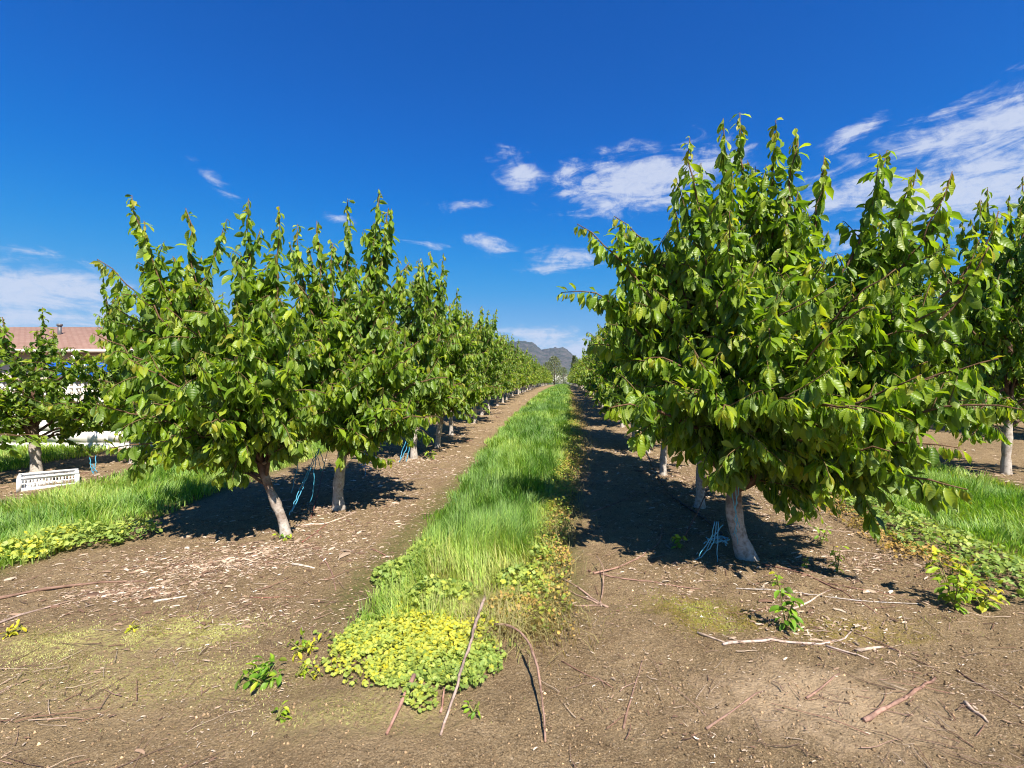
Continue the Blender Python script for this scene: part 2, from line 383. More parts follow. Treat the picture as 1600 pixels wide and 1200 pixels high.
GREEN = np.array([(.040, .096, .009), (.094, .182, .012), (.165, .270, .016), (.255, .350, .022), (.36, .42, .035)])
def leaf_cols(n, tipness, r):
    """tipness 0 old .. 1 newest"""
    i = np.clip(r.normal(1.25, .95, n)+tipness*1.9, 0, 4); lo = np.floor(i).astype(int); hi = np.minimum(lo+1, 4); f = (i-lo)[:, None]
    c = GREEN[lo]*(1-f)+GREEN[hi]*f
    br = (tipness > .86)*(r.random(n) < .32); bz = np.array((.34, .20, .025)); c = np.where(br[:, None], c*.55+bz*.45, c)
    return c*r.uniform(.88, 1.12, (n, 1))

def bez(p0, p1, p2, p3, n):
    t = np.linspace(0, 1, n)[:, None]; return (1-t)**3*p0+3*(1-t)**2*t*p1+3*(1-t)*t*t*p2+t**3*p3
def along(pts, d0, step, r):
    """positions and tangents every step metres from arc length d0"""
    seg = np.linalg.norm(np.diff(pts, axis=0), axis=1); cum = np.concatenate([[0], np.cumsum(seg)])
    s = cum[-1]-np.arange(0, max(cum[-1]-d0, 0), step)
    if len(s) == 0: return np.zeros((0, 3)), np.zeros((0, 3)), np.zeros(0)
    P = np.stack([np.interp(s, cum, pts[:, i]) for i in range(3)], 1); tg = nrm(np.gradient(pts, axis=0)); Tn = np.stack([np.interp(s, cum, tg[:, i]) for i in range(3)], 1)
    return P, nrm(Tn), s/cum[-1]
def tree(name, base, trunk_pts, tips, seed, size=.14, T=TL, r0=.06, step=.024, lat_step=.12, lat_len=(.22, .52), fork=(.55, 1.), white=.55, trunk_lo=.45, parent=None, leafstart=.28):
    """tips: local positions; returns the root empty with trunk, branches, crown"""
    r = np.random.default_rng(seed); root = empty(name, base)
    tp = np.array(trunk_pts, float)
    # smooth trunk
    d = np.concatenate([[0], np.cumsum(np.linalg.norm(np.diff(tp, axis=0), axis=1))]); s = np.linspace(0, d[-1], 26)
    tpp = np.stack([np.interp(s, d, tp[:, i]) for i in range(3)], 1)
    for _ in range(3): tpp[1:-1] = (tpp[:-2]+2*tpp[1:-1]+tpp[2:])/4
    rad = r0*(.42*np.exp(-s*14)+1.02-.42*s/d[-1])*(1+.07*np.sin(s*19+seed)+.05*r.normal(size=len(s)))
    wht = np.array((.45, .41, .37)); brn = np.array((.15, .085, .06)); g = Geo()
    wc = (1-smooth(white-.22, white+.22, s+.1*r.normal(size=len(s))))[:, None]
    g.tube(tpp, rad, 12, col=wht*wc+brn*(1-wc)); 
    # pruning stubs
    for q in range(3):
        i = int(r.integers(8, 20)); an = r.uniform(0, 6.28); dr = np.array((math.cos(an), math.sin(an), .5)); g.tube([tpp[i], tpp[i]+nrm(dr)*rad[i]*1.7], [rad[i]*.5, rad[i]*.4], 7, col=(.34, .26, .2))
    g.build('trunk', M_bark, root, True)
    gb = Geo(); LP = []; LT = []; LK = []; LS = []
    for tip, kind in tips:
        tip = np.array(tip, float); up = kind == 'u'
        p0 = tpp[-1]*(1-0) if kind == 'u' and r.random() < .7 else tpp[int(r.integers(*{'u': (14, 24), 'a': (10, 21), 'l': (9, 16)}[kind]))]
        dv = tip-p0; hor = np.array((dv[0], dv[1], 0)); ln = np.linalg.norm(dv)
        if up:
            p1 = p0+hor*.55+np.array((0, 0, 1))*ln*.22; p2 = tip-nrm(np.array((dv[0]*.22, dv[1]*.22, max(dv[2], .3))))*ln*.38
        elif kind == 'a':      # arching out then up a bit
            p1 = p0+hor*.4+np.array((0, 0, 1))*max(dv[2], .1)*.5; p2 = tip-nrm(hor*1.2+np.array((0, 0, ln*.5)))*ln*.32
        else:                  # low, flat
            p1 = p0+hor*.35+np.array((0, 0, .16*ln)); p2 = tip-nrm(hor+np.array((0, 0, -.12*ln)))*ln*.35
        pts = bez(p0, p1, p2, tip, 16); pts[2:-1] += r.normal(0, .012, pts[2:-1].shape)
        rr = np.linspace(r0*.36, .0035, 16)
        rc = np.linspace(0, 1, 16)[:, None]; colb = np.array((.12, .08, .06))*(1-rc)+np.array((.15, .085, .045))*rc
        gb.tube(pts, rr, 6, col=colb)
        P, Tn, u = along(pts, ln*leafstart, step, r)
        LP.append(P); LT.append(Tn); LK.append(smooth(.72, 1, u)); LS.append(np.where(u > .93, .65, 1.)*r.uniform(.6, 1.15, len(u)))
        if up:
            for q_ in range(int(r.integers(1, 4))):     # side leaders
                i_ = int(r.integers(7, 12)); an_ = r.uniform(0, 6.28); l_ = ln*r.uniform(.13, .27); d_ = np.array((math.cos(an_)*.42, math.sin(an_)*.42, 1.))
                sp = bez(pts[i_], pts[i_]+np.array((d_[0], d_[1], .2))*l_*.5, pts[i_]+d_*l_*.75, pts[i_]+d_*l_, 8)
                gb.tube(sp, np.linspace(.007, .0025, 8), 5, col=(.15, .09, .05))
                P2, T2, u2 = along(sp, .03, step, r); LP.append(P2); LT.append(T2); LK.append(smooth(.5, 1, u2)); LS.append(np.where(u2 > .88, .6, 1.)*r.uniform(.6, 1.1, len(u2)))
        # lateral shoots
        Pq, Tq, uq = along(pts, ln*.16, lat_step, r)
        for p, t, w in zip(Pq, Tq, uq):
            if w > (.68 if up else .84): continue
            o = nrm(np.cross(t, r.normal(size=3))); dr = nrm(o*1.0+t*.55+np.array((0, 0, r.uniform(-.1, .45)))); q = r.uniform(*lat_len)*(1-.45*w)*(.8 if up else 1.)
            sp = bez(p, p+dr*q*.4, p+dr*q*.75+np.array((0, 0, .02)), p+dr*q+np.array((0, 0, r.uniform(-.1, .06))), 6)
            gb.tube(sp, np.linspace(.0055, .0022, 6), 4, col=(.15, .10, .045))
            P2, T2, u2 = along(sp, .04, step*1.05, r); LP.append(P2); LT.append(T2); LK.append(smooth(.35, 1, u2)*r.uniform(.5, 1)); LS.append(np.where(u2 > .85, .68, 1.)*r.uniform(.55, 1.15, len(u2)))
    gb.build('branches', M_bark, root, True)
    LP = np.concatenate(LP); LT = np.concatenate(LT); LK = np.concatenate(LK); LS = np.concatenate(LS); n = len(LP)
    o = nrm(np.cross(LT, nrm(r.normal(size=(n, 3))))); k = np.clip(r.normal(.59, .2, n), .05, .94)[:, None]
    a0 = nrm(o*.85+LT*.35); a = nrm(a0*(1-k)+np.array((0, 0, -1.))*k+r.normal(0, .08, (n, 3)))
    nv = o*.8+np.array((0, 0, .75))+r.normal(0, .35, (n, 3)); nv = nrm(nv-(nv*a).sum(1, keepdims=True)*a)
    leaves_mesh('crown', T, LP, a, nv, size*LS, leaf_cols(n, LK, r), M_leaf, root)
    return root

def loc_tips(base, lst):
    return [(P3(px, py, z)-base, k) for (px, py, z, k) in lst]
def fill_tips(seed, cx, cy, n, rad, hlo, hhi, kinds='al'):
    r = np.random.default_rng(seed); o = []
    for i in range(n):
        an = 2.399*i+r.uniform(-.4, .4); f = r.uniform(0, 1); h = hlo+(hhi-hlo)*f; rr = rad*(r.uniform(.72, 1.0))*(1-.35*max(0, f-.5)*2)
        o.append(((cx+rr*math.cos(an), cy+rr*math.sin(an), h), 'l' if f < .3 else 'a'))
    return o

# ---- the big tree on the right
bR = GP(1170, 872)
tR = loc_tips(bR, [(1130,185,4.0,'u'),(1156,176,4.15,'u'),(1212,188,4.15,'u'),(1243,200,4.0,'u'),(1078,215,3.9,'u'),(1288,243,4.2,'u'),
    (1180,260,4.3,'u'),(1140,330,3.5,'u'),(1386,235,3.7,'u'),(1432,262,3.75,'u'),(1488,268,3.5,'u'),(1370,330,3.9,'u'),(1545,385,3.1,'u'),(1560,330,3.4,'u'),
    (960,338,4.3,'a'),(902,350,4.2,'a'),(990,362,4.4,'a'),(877,457,4.3,'l'),(1052,318,4.5,'u'),(1030,400,4.4,'a'),(950,470,4.5,'a'),(918,540,4.5,'l'),
    (950,638,3.5,'l'),(1598,640,2.9,'l'),(1512,765,3.0,'l'),(1500,700,3.0,'l'),(1440,585,2.9,'a'),(1560,560,3.1,'a'),(1500,470,3.2,'a'),
    (1215,460,3.0,'a'),(1300,520,2.9,'a'),(1085,550,3.2,'a'),(1295,400,3.6,'a'),(1160,430,3.3,'a'),(1400,420,3.3,'a'),(1350,480,3.0,'a'),
    (1240,620,2.85,'l'),(1340,640,2.8,'l'),(1130,640,3.1,'l'),(1180,690,3.3,'l'),(1280,690,3.1,'l'),(1390,705,3.0,'l'),(1060,610,3.6,'l'),(1010,560,3.9,'l'),
    (1450,715,3.3,'l'),(1330,700,3.4,'l'),(1420,520,3.9,'a'),(1480,620,3.7,'l'),(1230,350,3.8,'u'),(1110,400,4.2,'a'),(1250,540,4.6,'a'),(1350,560,4.7,'a')])
tR += fill_tips(21, .35, .1, 20, .95, 1.15, 2.6)
heroR = tree('cherry_tree', bR, [(0,0,-.04),(-.05,.02,.1),(-.1,.04,.3),(-.11,.05,.5),(-.06,.05,.72),(0,.05,.95),(.05,.08,1.25),(.1,.1,1.6)], tR, 31, size=.158, T=TH, r0=.068, step=.0135, lat_step=.085, lat_len=(.25, .6))
tag(heroR, 'largest, tallest cherry tree, nearest on the right, with blue twine at its curved pale trunk', 'tree', 'cherry trees of the orchard')
# ---- the leaning tree nearest on the left
bL = GP(448, 838)
tL = loc_tips(bL, [(206,305,4.3,'u'),(290,325,4.4,'u'),(225,345,4.2,'u'),(388,310,4.5,'u'),(436,322,4.6,'u'),(152,405,4.1,'a'),(215,410,4.3,'a'),(370,408,4.2,'a'),(322,450,3.8,'a'),
    (145,520,4.0,'a'),(140,640,4.0,'l'),(170,700,3.9,'l'),(200,560,3.7,'a'),(260,480,3.9,'a'),(420,400,4.6,'u'),(300,560,3.5,'a'),(380,500,3.6,'a'),(240,630,3.6,'l'),
    (330,660,3.6,'l'),(400,600,3.6,'l'),(460,560,3.9,'a'),(470,460,4.2,'a'),(270,400,4.5,'u'),(330,700,3.9,'l'),(250,690,3.8,'l'),(180,480,4.3,'a'),(330,520,4.6,'a'),(400,470,4.9,'a'),(440,630,4.2,'l')])
tL += fill_tips(22, -.5, .2, 22, .9, 1.0, 2.35)
heroL = tree('cherry_tree', bL, [(0,0,-.08),(-.02,0,.12),(-.11,.02,.3),(-.2,.02,.5),(-.26,.03,.68),(-.28,.03,.85),(-.29,.05,1.1),(-.3,.1,1.5)], tL, 32, size=.145, T=TH, r0=.045, step=.0135, lat_step=.085, lat_len=(.22, .55), white=.5)
tag(heroL, 'nearest cherry tree on the left, on a pale trunk leaning sharply left', 'tree', 'cherry trees of the orchard')
# ---- second on the left
bL2 = GP(530, 794)
tL2 = loc_tips(bL2, [(543,312,5.3,'u'),(592,295,5.4,'u'),(607,325,5.5,'u'),(465,350,5.2,'u'),(495,345,5.3,'u'),(520,380,5.2,'u'),(580,370,5.4,'u'),(640,410,5.5,'a'),(450,420,5.0,'a'),
    (600,470,4.8,'a'),(670,520,5.2,'a'),(700,590,5.2,'l'),(680,650,5.0,'l'),(560,560,4.5,'a'),(500,500,4.6,'a'),(440,520,4.7,'a'),(470,650,4.6,'l'),(560,680,4.6,'l'),(620,640,4.6,'l'),(520,610,4.4,'l'),(640,560,4.9,'a'),(590,600,5.8,'a')])
tL2 += fill_tips(23, .05, .1, 20, .9, .9, 2.6)
heroL2 = tree('cherry_tree', bL2, [(0,0,-.04),(-.02,0,.15),(0,0,.35),(.04,0,.6),(.05,0,.9),(.05,0,1.5)], tL2, 33, size=.145, T=TH, r0=.06, step=.0135, lat_step=.09, lat_len=(.22, .55), white=.8)
tag(heroL2, 'second cherry tree from the front on the left, with a thick upright pale trunk', 'tree', 'cherry trees of the orchard')

# ---- prototypes for the rows
def generic(seed, T=TL, h=3.0, size=.145, step=.018, lean=0., nt=(13, 13, 9), lat_step=.10, lo=.82):
    r = np.random.default_rng(seed); tips = []
    for i in range(nt[0]):
        an = 2.399*i+r.uniform(-.4, .4); R = r.uniform(.6, 1.12); tips.append(((R*math.cos(an), R*math.sin(an), r.uniform(lo, 1.3)), 'l'))
    for i in range(nt[1]):
        an = 2.399*i+r.uniform(-.4, .4)+1; R = r.uniform(.55, 1.0); tips.append(((R*math.cos(an), R*math.sin(an), h*r.uniform(.5, .78)), 'a'))
    for i in range(nt[2]):
        an = 2.399*i+r.uniform(-.6, .6)+2; R = r.uniform(.1, .62); tips.append(((R*math.cos(an), R*math.sin(an), h*r.uniform(.84, 1.03)), 'u'))
    return tree('cherry_tree', (0, 0, 0), [(0,0,-.06),(.01,0,.2),(lean*.5,.02,.5),(lean,.03,.8),(lean,.03,1.5)], tips, seed, size=size, T=T, r0=.053, step=step, lat_step=lat_step, white=.65)
near_p = [generic(100+i, TL, lean=(-.08, .1, .02, -.03)[i]) for i in range(4)]
far_p = [generic(200+i, TF, size=.19, step=.042, lat_step=.14) for i in range(3)]
sparse_p = [generic(301, TL, h=2.6, size=.13, step=.02, nt=(11, 10, 4), lat_step=.13, lo=.72), generic(304, TL, h=2.6, size=.13, step=.02, nt=(11, 9, 4), lat_step=.13, lo=.7)]
low_p = [generic(401, TL, lo=.42), generic(402, TL, lo=.42)]
used = set()
def place(pool, i, loc, rz, sc, sz, label):
    proto = pool[i % len(pool)]
    if proto.name in used:
        o = proto.copy(); C.objects.link(o)
        for ch in proto.children:
            c = ch.copy(); C.objects.link(c); c.parent = o
    else: o = proto; used.add(proto.name)
    o.location = loc; o.rotation_euler = (0, 0, rz); o.scale = (sc, sc, sz)
    return tag(o, label, 'tree', 'cherry trees of the orchard')
ORD = ['first','second','third','fourth','fifth','sixth','seventh','eighth','ninth','tenth','eleventh','twelfth','thirteenth','fourteenth','fifteenth','sixteenth','seventeenth','eighteenth','nineteenth','twentieth']
rr_ = np.random.default_rng(77); cnt = 0
def row(fixed, x0, zs, first, where, far_label, named=10, hs=1.0, lab0=0, ws=1.0, pool_=None):
    global cnt
    pts = [(p[0], p[1]) for p in fixed]+[(x0+.105*z+rr_.normal(0, .07), z) for z in zs]
    for i, (x, z) in enumerate(pts):
        k = i+first; pool = pool_ or (near_p if z < 19 else far_p)
        lab = (ORD[k-lab0]+' '+where) if k < named else far_label
        hsc = (1.12-.34*float(smooth(7, 38, z)))*hs
        place(pool, cnt, (x, z, float(gh(x, z))-.01), rr_.uniform(0, 6.28), rr_.uniform(.9, 1.04)*ws, hsc*rr_.uniform(.92, 1.07), lab); cnt += 1
def zr(a, b, st): 
    o = []; z = a
    while z < b: o.append(z); z += st*rr_.uniform(.85, 1.15)
    return o
row([GP(647,716), GP(684,699), GP(705,680), GP(742,661)], -2.5, zr(15.2, 82, 1.65), 2, 'cherry tree from the front in the row left of the central strip',
    'distant cherry tree far along the row left of the central grass strip', 20)
row([GP(1093,791), GP(1036,742), GP(1011,707), GP(992,694)], 1.62, zr(12.4, 82, 1.65), 1, 'cherry tree behind the largest tree in the row right of the central strip',
    'distant cherry tree far along the row right of the central grass strip', 20, lab0=1)
row([(-7.25, 5.75), GP(57,738)], -7.0, [], 0, 'low cherry tree in the outer row at far left, before the white walls', '', 7, .84, ws=1.34, pool_=sparse_p)
row([GP(207,724)], -7.0, zr(9.6, 30, 1.6), 2, 'cherry tree from the front in the outer row at far left, before the walls',
    'distant cherry tree in the outer left row, behind the nearer left row', 7, .86)
row([GP(1572,741)], 6.45, zr(9.1, 32, 1.65), 0, 'cherry tree from the front in the row past the right grass strip',
    'distant cherry tree in the outer right row, behind the largest tree', 5, 1.26, ws=1.22, pool_=low_p)
row([], 16.2, zr(12, 34, 1.8), 0, 'x', 'distant cherry tree in the farthest row seen past the right edge', 0, 1.2, ws=1.15)
row([], 11.1, zr(9.5, 30, 1.7), 0, 'cherry tree in the next row beyond the outer right row', 'distant cherry tree in the outermost right row', 3, 1.3, ws=1.2, pool_=low_p)

# ---- trees beyond the end of the orchard
def far_tree(px, py, z, conif, label, seed):
    r = np.random.default_rng(seed); x = (px-800)/F*z; g0 = float(gh(x, z)); H = EYE+(600-py)/F*z-g0
    root = empty('conifer_tree' if conif else 'broadleaf_tree', (x, z, g0), label, 'tree', 'trees beyond the orchard')
    g = Geo(); g.tube([(0,0,-.1),(.1,0,H*.5),(0,0,H*.97)], [H*.028, H*.018, .02], 7, col=(.16, .12, .09))
    n = 1500 if conif else 1300; t = r.random(n)**.8
    if conif: h = H*(.12+.88*t); R = (1-t)*H*.2*r.uniform(.35, 1, n)+.08
    else:
        h = H*(.06+.94*t); R = H*.27*np.sqrt(np.clip(1-((t-.45)/.56)**2, 0.02, 1))*r.uniform(.3, 1.05, n)
    an = r.choice(np.linspace(0, 6.28, 17), n)+r.normal(0, .16, n); pos = np.stack([R*np.cos(an), R*np.sin(an), h+r.normal(0, H*.012, n)], 1)
    for q in range(14):
        i = int(r.integers(0, n)); g.tube([(0, 0, pos[i, 2]*.85), pos[i]], [H*.007, .01], 4, col=(.15, .11, .08))
    g.build('trunk', M_bark, root)
    a = nrm(np.stack([np.cos(an), np.sin(an), r.normal(-.2, .5, n)], 1)); nv = nrm(r.normal(0, 1, (n, 3))); nv = nrm(nv-(nv*a).sum(1, keepdims=True)*a)
    cc = (np.array((.075, .10, .06)) if conif else np.array((.16, .18, .10)))*r.uniform(.7, 1.4, (n, 1))
    leaves_mesh('crown', TF, pos, a, nv, np.full(n, H*.055), cc, M_weed, root)
far_tree(866, 557, 120, False, 'grey-green leafy tree beyond the end of the central grass strip', 1)
far_tree(856, 566, 135, False, 'small rounded tree beyond the left row end, below the mountain', 2)
far_tree(897, 556, 110, True, 'dark conifer beyond the end of the right row, beside the mountain', 3)
far_tree(880, 574, 150, False, 'low pale green tree in the gap between the row ends', 4)
# ---- little town under the mountain
k_ = 0
for (px, py, w, roof) in ((862,587,11,(.3,.2,.16)),(870,584,14,(.22,.2,.2)),(876,589,10,(.35,.3,.28)),(884,585,12,(.25,.2,.18)),(867,591,16,(.3,.3,.31)),(880,592,13,(.28,.2,.16)),(890,589,12,(.2,.2,.2)),(858,592,12,(.3,.28,.27))):
    z = 900+k_*25; k_ += 1; x = (px-800)/F*z; top = EYE+(600-py)/F*z; root = empty('town_house', (x, z, 0), None, 'house', 'houses of the town below the mountain')
    root['label'] = 'tiny pale house far off in the gap under the mountain'
    g = Geo(); g.box((-w/2, -5, .5), (w/2, 5, top-2.2), col=(.52, .50, .46)); 
    g.build('wall', M_wall, root)
    g = Geo(); V = [(-w/2-.5,-5.6,top-2.2),(w/2+.5,-5.6,top-2.2),(w/2+.5,5.6,top-2.2),(-w/2-.5,5.6,top-2.2),(-w/2-.5,0,top),(w/2+.5,0,top)]
    g.add(V, [(0,1,5,4),(2,3,4,5),(0,3,2,1)], roof); g.add(V, [(3,0,4),(1,2,5)], roof); g.build('roof', M_wall, root)
    for wx in (-w*.3, 0, w*.3): g = Geo(); g.box((wx-.6, -5.06, top-4.6), (wx+.6, -5.0, top-3.2), col=(.05, .06, .08)); g.build('window', M_plastic, root)

# ------------------------------------------------------------------ house, walls, tarp, crate on the left
def house():
    z = 24.; x0, x1 = -33., -14.6; zb = float(gh(-20, z)); ev = EYE+(600-546)/F*z; rd = EYE+(600-511)/F*(z+4.5)
    root = empty('bungalow', ((x0+x1)/2, z, zb), 'low beige house with a faded red shingle roof behind the white walls at far left', 'house')
    cx = (x0+x1)/2; x0 -= cx; x1 -= cx; ev -= zb; rd -= zb
    g = Geo(); g.box((x0, 0, -.2), (x1, 9, ev), col=(.50, .46, .40)); g.build('wall', M_wall, root)
    k = MN('roof_shingles'); gco = k.n('ShaderNodeTexCoord'); br = k.n('ShaderNodeTexBrick'); br.inputs['Scale'].default_value = 1.0
    br.inputs['Brick Width'].default_value = .32; br.inputs['Row Height'].default_value = .16; br.inputs['Mortar Size'].default_value = .012
    br.inputs['Color1'].default_value = (.24, .15, .115, 1); br.inputs['Color2'].default_value = (.29, .185, .145, 1); br.inputs['Mortar'].default_value = (.16, .07, .05, 1)
    k.l(gco.outputs['Object'], br.inputs[0]); p = k.bsdf(br.outputs[0], .9, .2, br.outputs['Fac'], .4, .02); k.l(p.outputs[0], k.out.inputs[0])
    V = [(x0-.5,-.6,ev-.05),(x1+.5,-.6,ev-.05),(x1+.5,9.6,ev-.05),(x0-.5,9.6,ev-.05),(x0+3.5,4.5,rd),(x1-3.5,4.5,rd)]
    g = Geo(); g.add(V, [(0,1,5,4),(2,3,4,5)]); g.add(V, [(1,2,5),(3,0,4)]); g.add([(a,b,c-.12) for a,b,c in V[:4]], [(0,3,2,1)])
    rf = g.build('roof', k.m, root)
    g = Geo(); g.tube([(x0+8.1,2.6,rd-.9),(x0+8.1,2.6,rd-.15)], [.09,.09], 8, col=(.12,.12,.13)); g.tube([(x0+8.1,2.6,rd-.17),(x0+8.1,2.6,rd-.05)], [.13,.13], 8, col=(.12,.12,.13)); g.build('vent_pipe', M_plastic, rf)
    g = Geo(); g.box((x0-.5,-.74,ev-.19),(x1+.5,-.61,ev-.03), col=(.62,.58,.52)); g.build('gutter', M_plastic, root)
    for wx in (x1-3.6, x1-1.4):
        g = Geo(); g.box((wx-.75,-.06,.9),(wx+.75,-.003,2.0), col=(.75,.74,.7)); w = g.build('window', M_plastic, root)
        g = Geo(); g.box((wx-.66,-.075,.98),(wx+.66,-.063,1.92), col=(.07,.09,.11)); g.build('pane', M_plastic, w)
house()
def walls():
    z = 9.3; x0, x1 = -17., -6.7; root = empty('block_wall', ((x0+x1)/2, z, 0), 'low solid whitewashed block wall behind the outermost left trees', 'wall')
    g = Geo(); k = (x0+x1)/2; n = 26; w = (x1-x0)/n; zb = float(gh(-9, z))
    for rw in range(4):
        for i in range(n+1):
            a = x0-k+i*w-(w/2 if rw % 2 else 0); b = min(a+w-.003, x1-k); a = max(a, x0-k)
            if b-a > .05: g.box((a, -.1, zb-.1+rw*.215), (b, .1, zb-.1+rw*.215+.212), col=tuple(np.array((.80,.77,.72))*random.uniform(.97,1.02)))
    g.build('blocks', M_wall, root)
    g = Geo(); g.box((x0-k-.03, -.13, zb+.762), (x1-k+.03, .13, zb+.82), col=(.68,.65,.6)); g.build('coping', M_wall, root)
    z = 12.0; x0, x1 = -19., -8.2; zb = float(gh(-11, z)); top = EYE+(600-591)/F*z
    root = empty('screen_wall', ((x0+x1)/2, z, 0), 'white openwork screen block wall standing below the blue tarpaulin', 'wall'); k = (x0+x1)/2
    g = Geo(); g.box((x0-k,-.1,zb-.2),(x1-k,.1,zb+.35), col=(.62,.57,.5)); g.build('base', M_wall, root)
    g = Geo(); u = .2; nn_ = int((x1-x0)/u); h0 = zb+.35; hh = (top-.06-h0); nr = 5; v = hh/nr
    for i in range(nn_+1): 
        x = x0-k+i*u; wd = .075 if i % 5 == 0 else .028
        g.box((x-wd, -.08, h0), (x+wd, .08, top-.06), col=(.78,.74,.66))
    for j in range(1, nr): g.box((x0-k,-.077,h0+j*v-.03),(x1-k,.077,h0+j*v+.03), col=(.78,.73,.65))
    for i in range(nn_):
        for j in range(nr):
            x = x0-k+(i+.5)*u; zc = h0+(j+.5)*v; g.box((x-.016,-.07,zc-v/2+.03),(x+.016,.07,zc+v/2-.03), col=(.66,.61,.53))
    g.build('screen_blocks', M_wall, root)
    g = Geo(); g.box((x0-k-.03,-.14,top-.058),(x1-k+.03,.14,top+.02), col=(.5,.42,.33)); g.build('coping', M_wall, root)
walls()
def tarp():
    z = 16.5; x0, x1 = -15.2, -12.9; zb = float(gh(-14, z)); H = EYE+(600-567)/F*z-zb
    nx, ny = 50, 34; u, v = np.meshgrid(np.linspace(-1, 1, nx), np.linspace(-1, 1, ny)); R = np.maximum(np.abs(u), np.abs(v))
    hx = (x1-x0)/2; drop = smooth(.70, .98, R); X = np.sign(u)*np.minimum(np.abs(u)/.78, 1)*hx*(1+.03*drop); Y = np.sign(v)*np.minimum(np.abs(v)/.78, 1)*1.2
    Z = H*(1-.07*np.abs(v)-.03*np.sin(u*5))*(1-drop)+drop*.75; wr = .07*np.sin(u*31+np.sin(v*9)*2)*(.25+drop); X = X+wr*.8*(np.abs(u) > .7); Y = Y-wr*(np.abs(v) > .7); Z = Z+.05*fbm(u*6, v*6, 3)
    ix = np.arange(nx*ny).reshape(ny, nx); Qm = np.stack([ix[:-1, :-1], ix[:-1, 1:], ix[1:, 1:], ix[1:, :-1]], -1).reshape(-1, 4); V = np.stack([X, Y, Z], -1).reshape(-1, 3)
    root = empty('covered_stack', ((x0+x1)/2, z, zb), 'bright blue tarpaulin draped over a stack in front of the beige house', 'tarpaulin')
    mesh_np('tarpaulin', V, [Qm], M_tarp, col=np.tile((.012, .10, .47), (len(V), 1)), parent=root, smoothf=True)
    g = Geo()
    for i in range(9): g.box((-hx*.9, -1+i*.23, 0), (hx*.9, -.8+i*.23, H*.8), col=(.28, .2, .13))
    g.build('stacked_timber', M_chip, root)
    q0 = P3(112, 556, 15.); q1 = P3(150, 584, 15.); zb = float(gh(q0[0], 15))
    root = empty('handrail', (q0[0], 15, zb), 'sloping white handrail in front of the blue tarpaulin', 'handrail'); g = Geo()
    a = np.array((0, 0, q0[2]-zb)); b = np.array((q1[0]-q0[0], 0, q1[2]-zb)); g.tube([a, b], .028, 8, col=(.8, .8, .78)); g.build('rail', M_plastic, root)
    for t in (0.04, .35, .66, .96):
        p = a+(b-a)*t; g = Geo(); g.tube([(p[0], 0, -.05), (p[0], 0, p[2]-.02)], .02, 6, col=(.8, .8, .78)); g.build('post', M_plastic, root)
tarp()
def crate():
    a = GP(29, 769); b = GP(121, 755); d = b-a; ln = float(np.hypot(d[0], d[1])); rz = math.atan2(d[1], d[0])
    root = empty('plastic_crate', (a[0], a[1], min(a[2], b[2])+.0), 'long white slotted plastic crate on the bare soil beside the leftmost tree trunk', 'crate', rz=rz)
    W_, D, H = ln, .36, .185; c = (.80, .81, .82); t = .012
    def side(L_, name, M):
        g = Geo()
        for (z0, z1) in ((0, .045), (.088, .104), (.142, .16)): g.box((.02, -t/2, z0+.002), (L_-.02, t/2, z1), M=None, col=c)
        n = int(L_/.034)
        for i in range(n+1):
            x = .02+(L_-.04)*i/n; w = .011 if i % 4 == 0 else .0045
            g.box((x-w, -t/2+.002, .045), (x+w, t/2-.002, .16), col=c)
        V = np.concatenate(g.V); R, o = M; V = V@np.array(R).T+np.array(o); g.V = [V]; g.build(name, M_plastic, root)
    I = np.eye(3); R90 = np.array([[0,-1,0],[1,0,0],[0,0,1.]])
    side(W_, 'side_panel', (I, (0,0,.0))); side(W_, 'side_panel', (I, (0,D,0))); side(D, 'end_panel', (R90, (0,0,0))); side(D, 'end_panel', (R90, (W_,0,0)))
    g = Geo(); e = .016
    g.box((-e,-e,.1605),(W_+e,e,H),col=c); g.box((-e,D-e,.1605),(W_+e,D+e,H),col=c); g.box((-e,e,.162),(e,D-e,H-.001),col=c); g.box((W_-e,e,.162),(W_+e,D-e,H-.001),col=c); g.build('rim', M_plastic, root)
    for x in (0, W_):
        for y in (0, D):
            g = Geo(); g.box((x-.02,y-.02,.0),(x+.02,y+.02,.16),col=c); g.build('corner_post', M_plastic, root)
    g = Geo()
    for i in range(14): g.box((.02,.012+i*(D-.03)/14,.01),(W_-.02,.012+i*(D-.03)/14+.016,.02),col=c)
    g.build('floor', M_plastic, root)
crate()

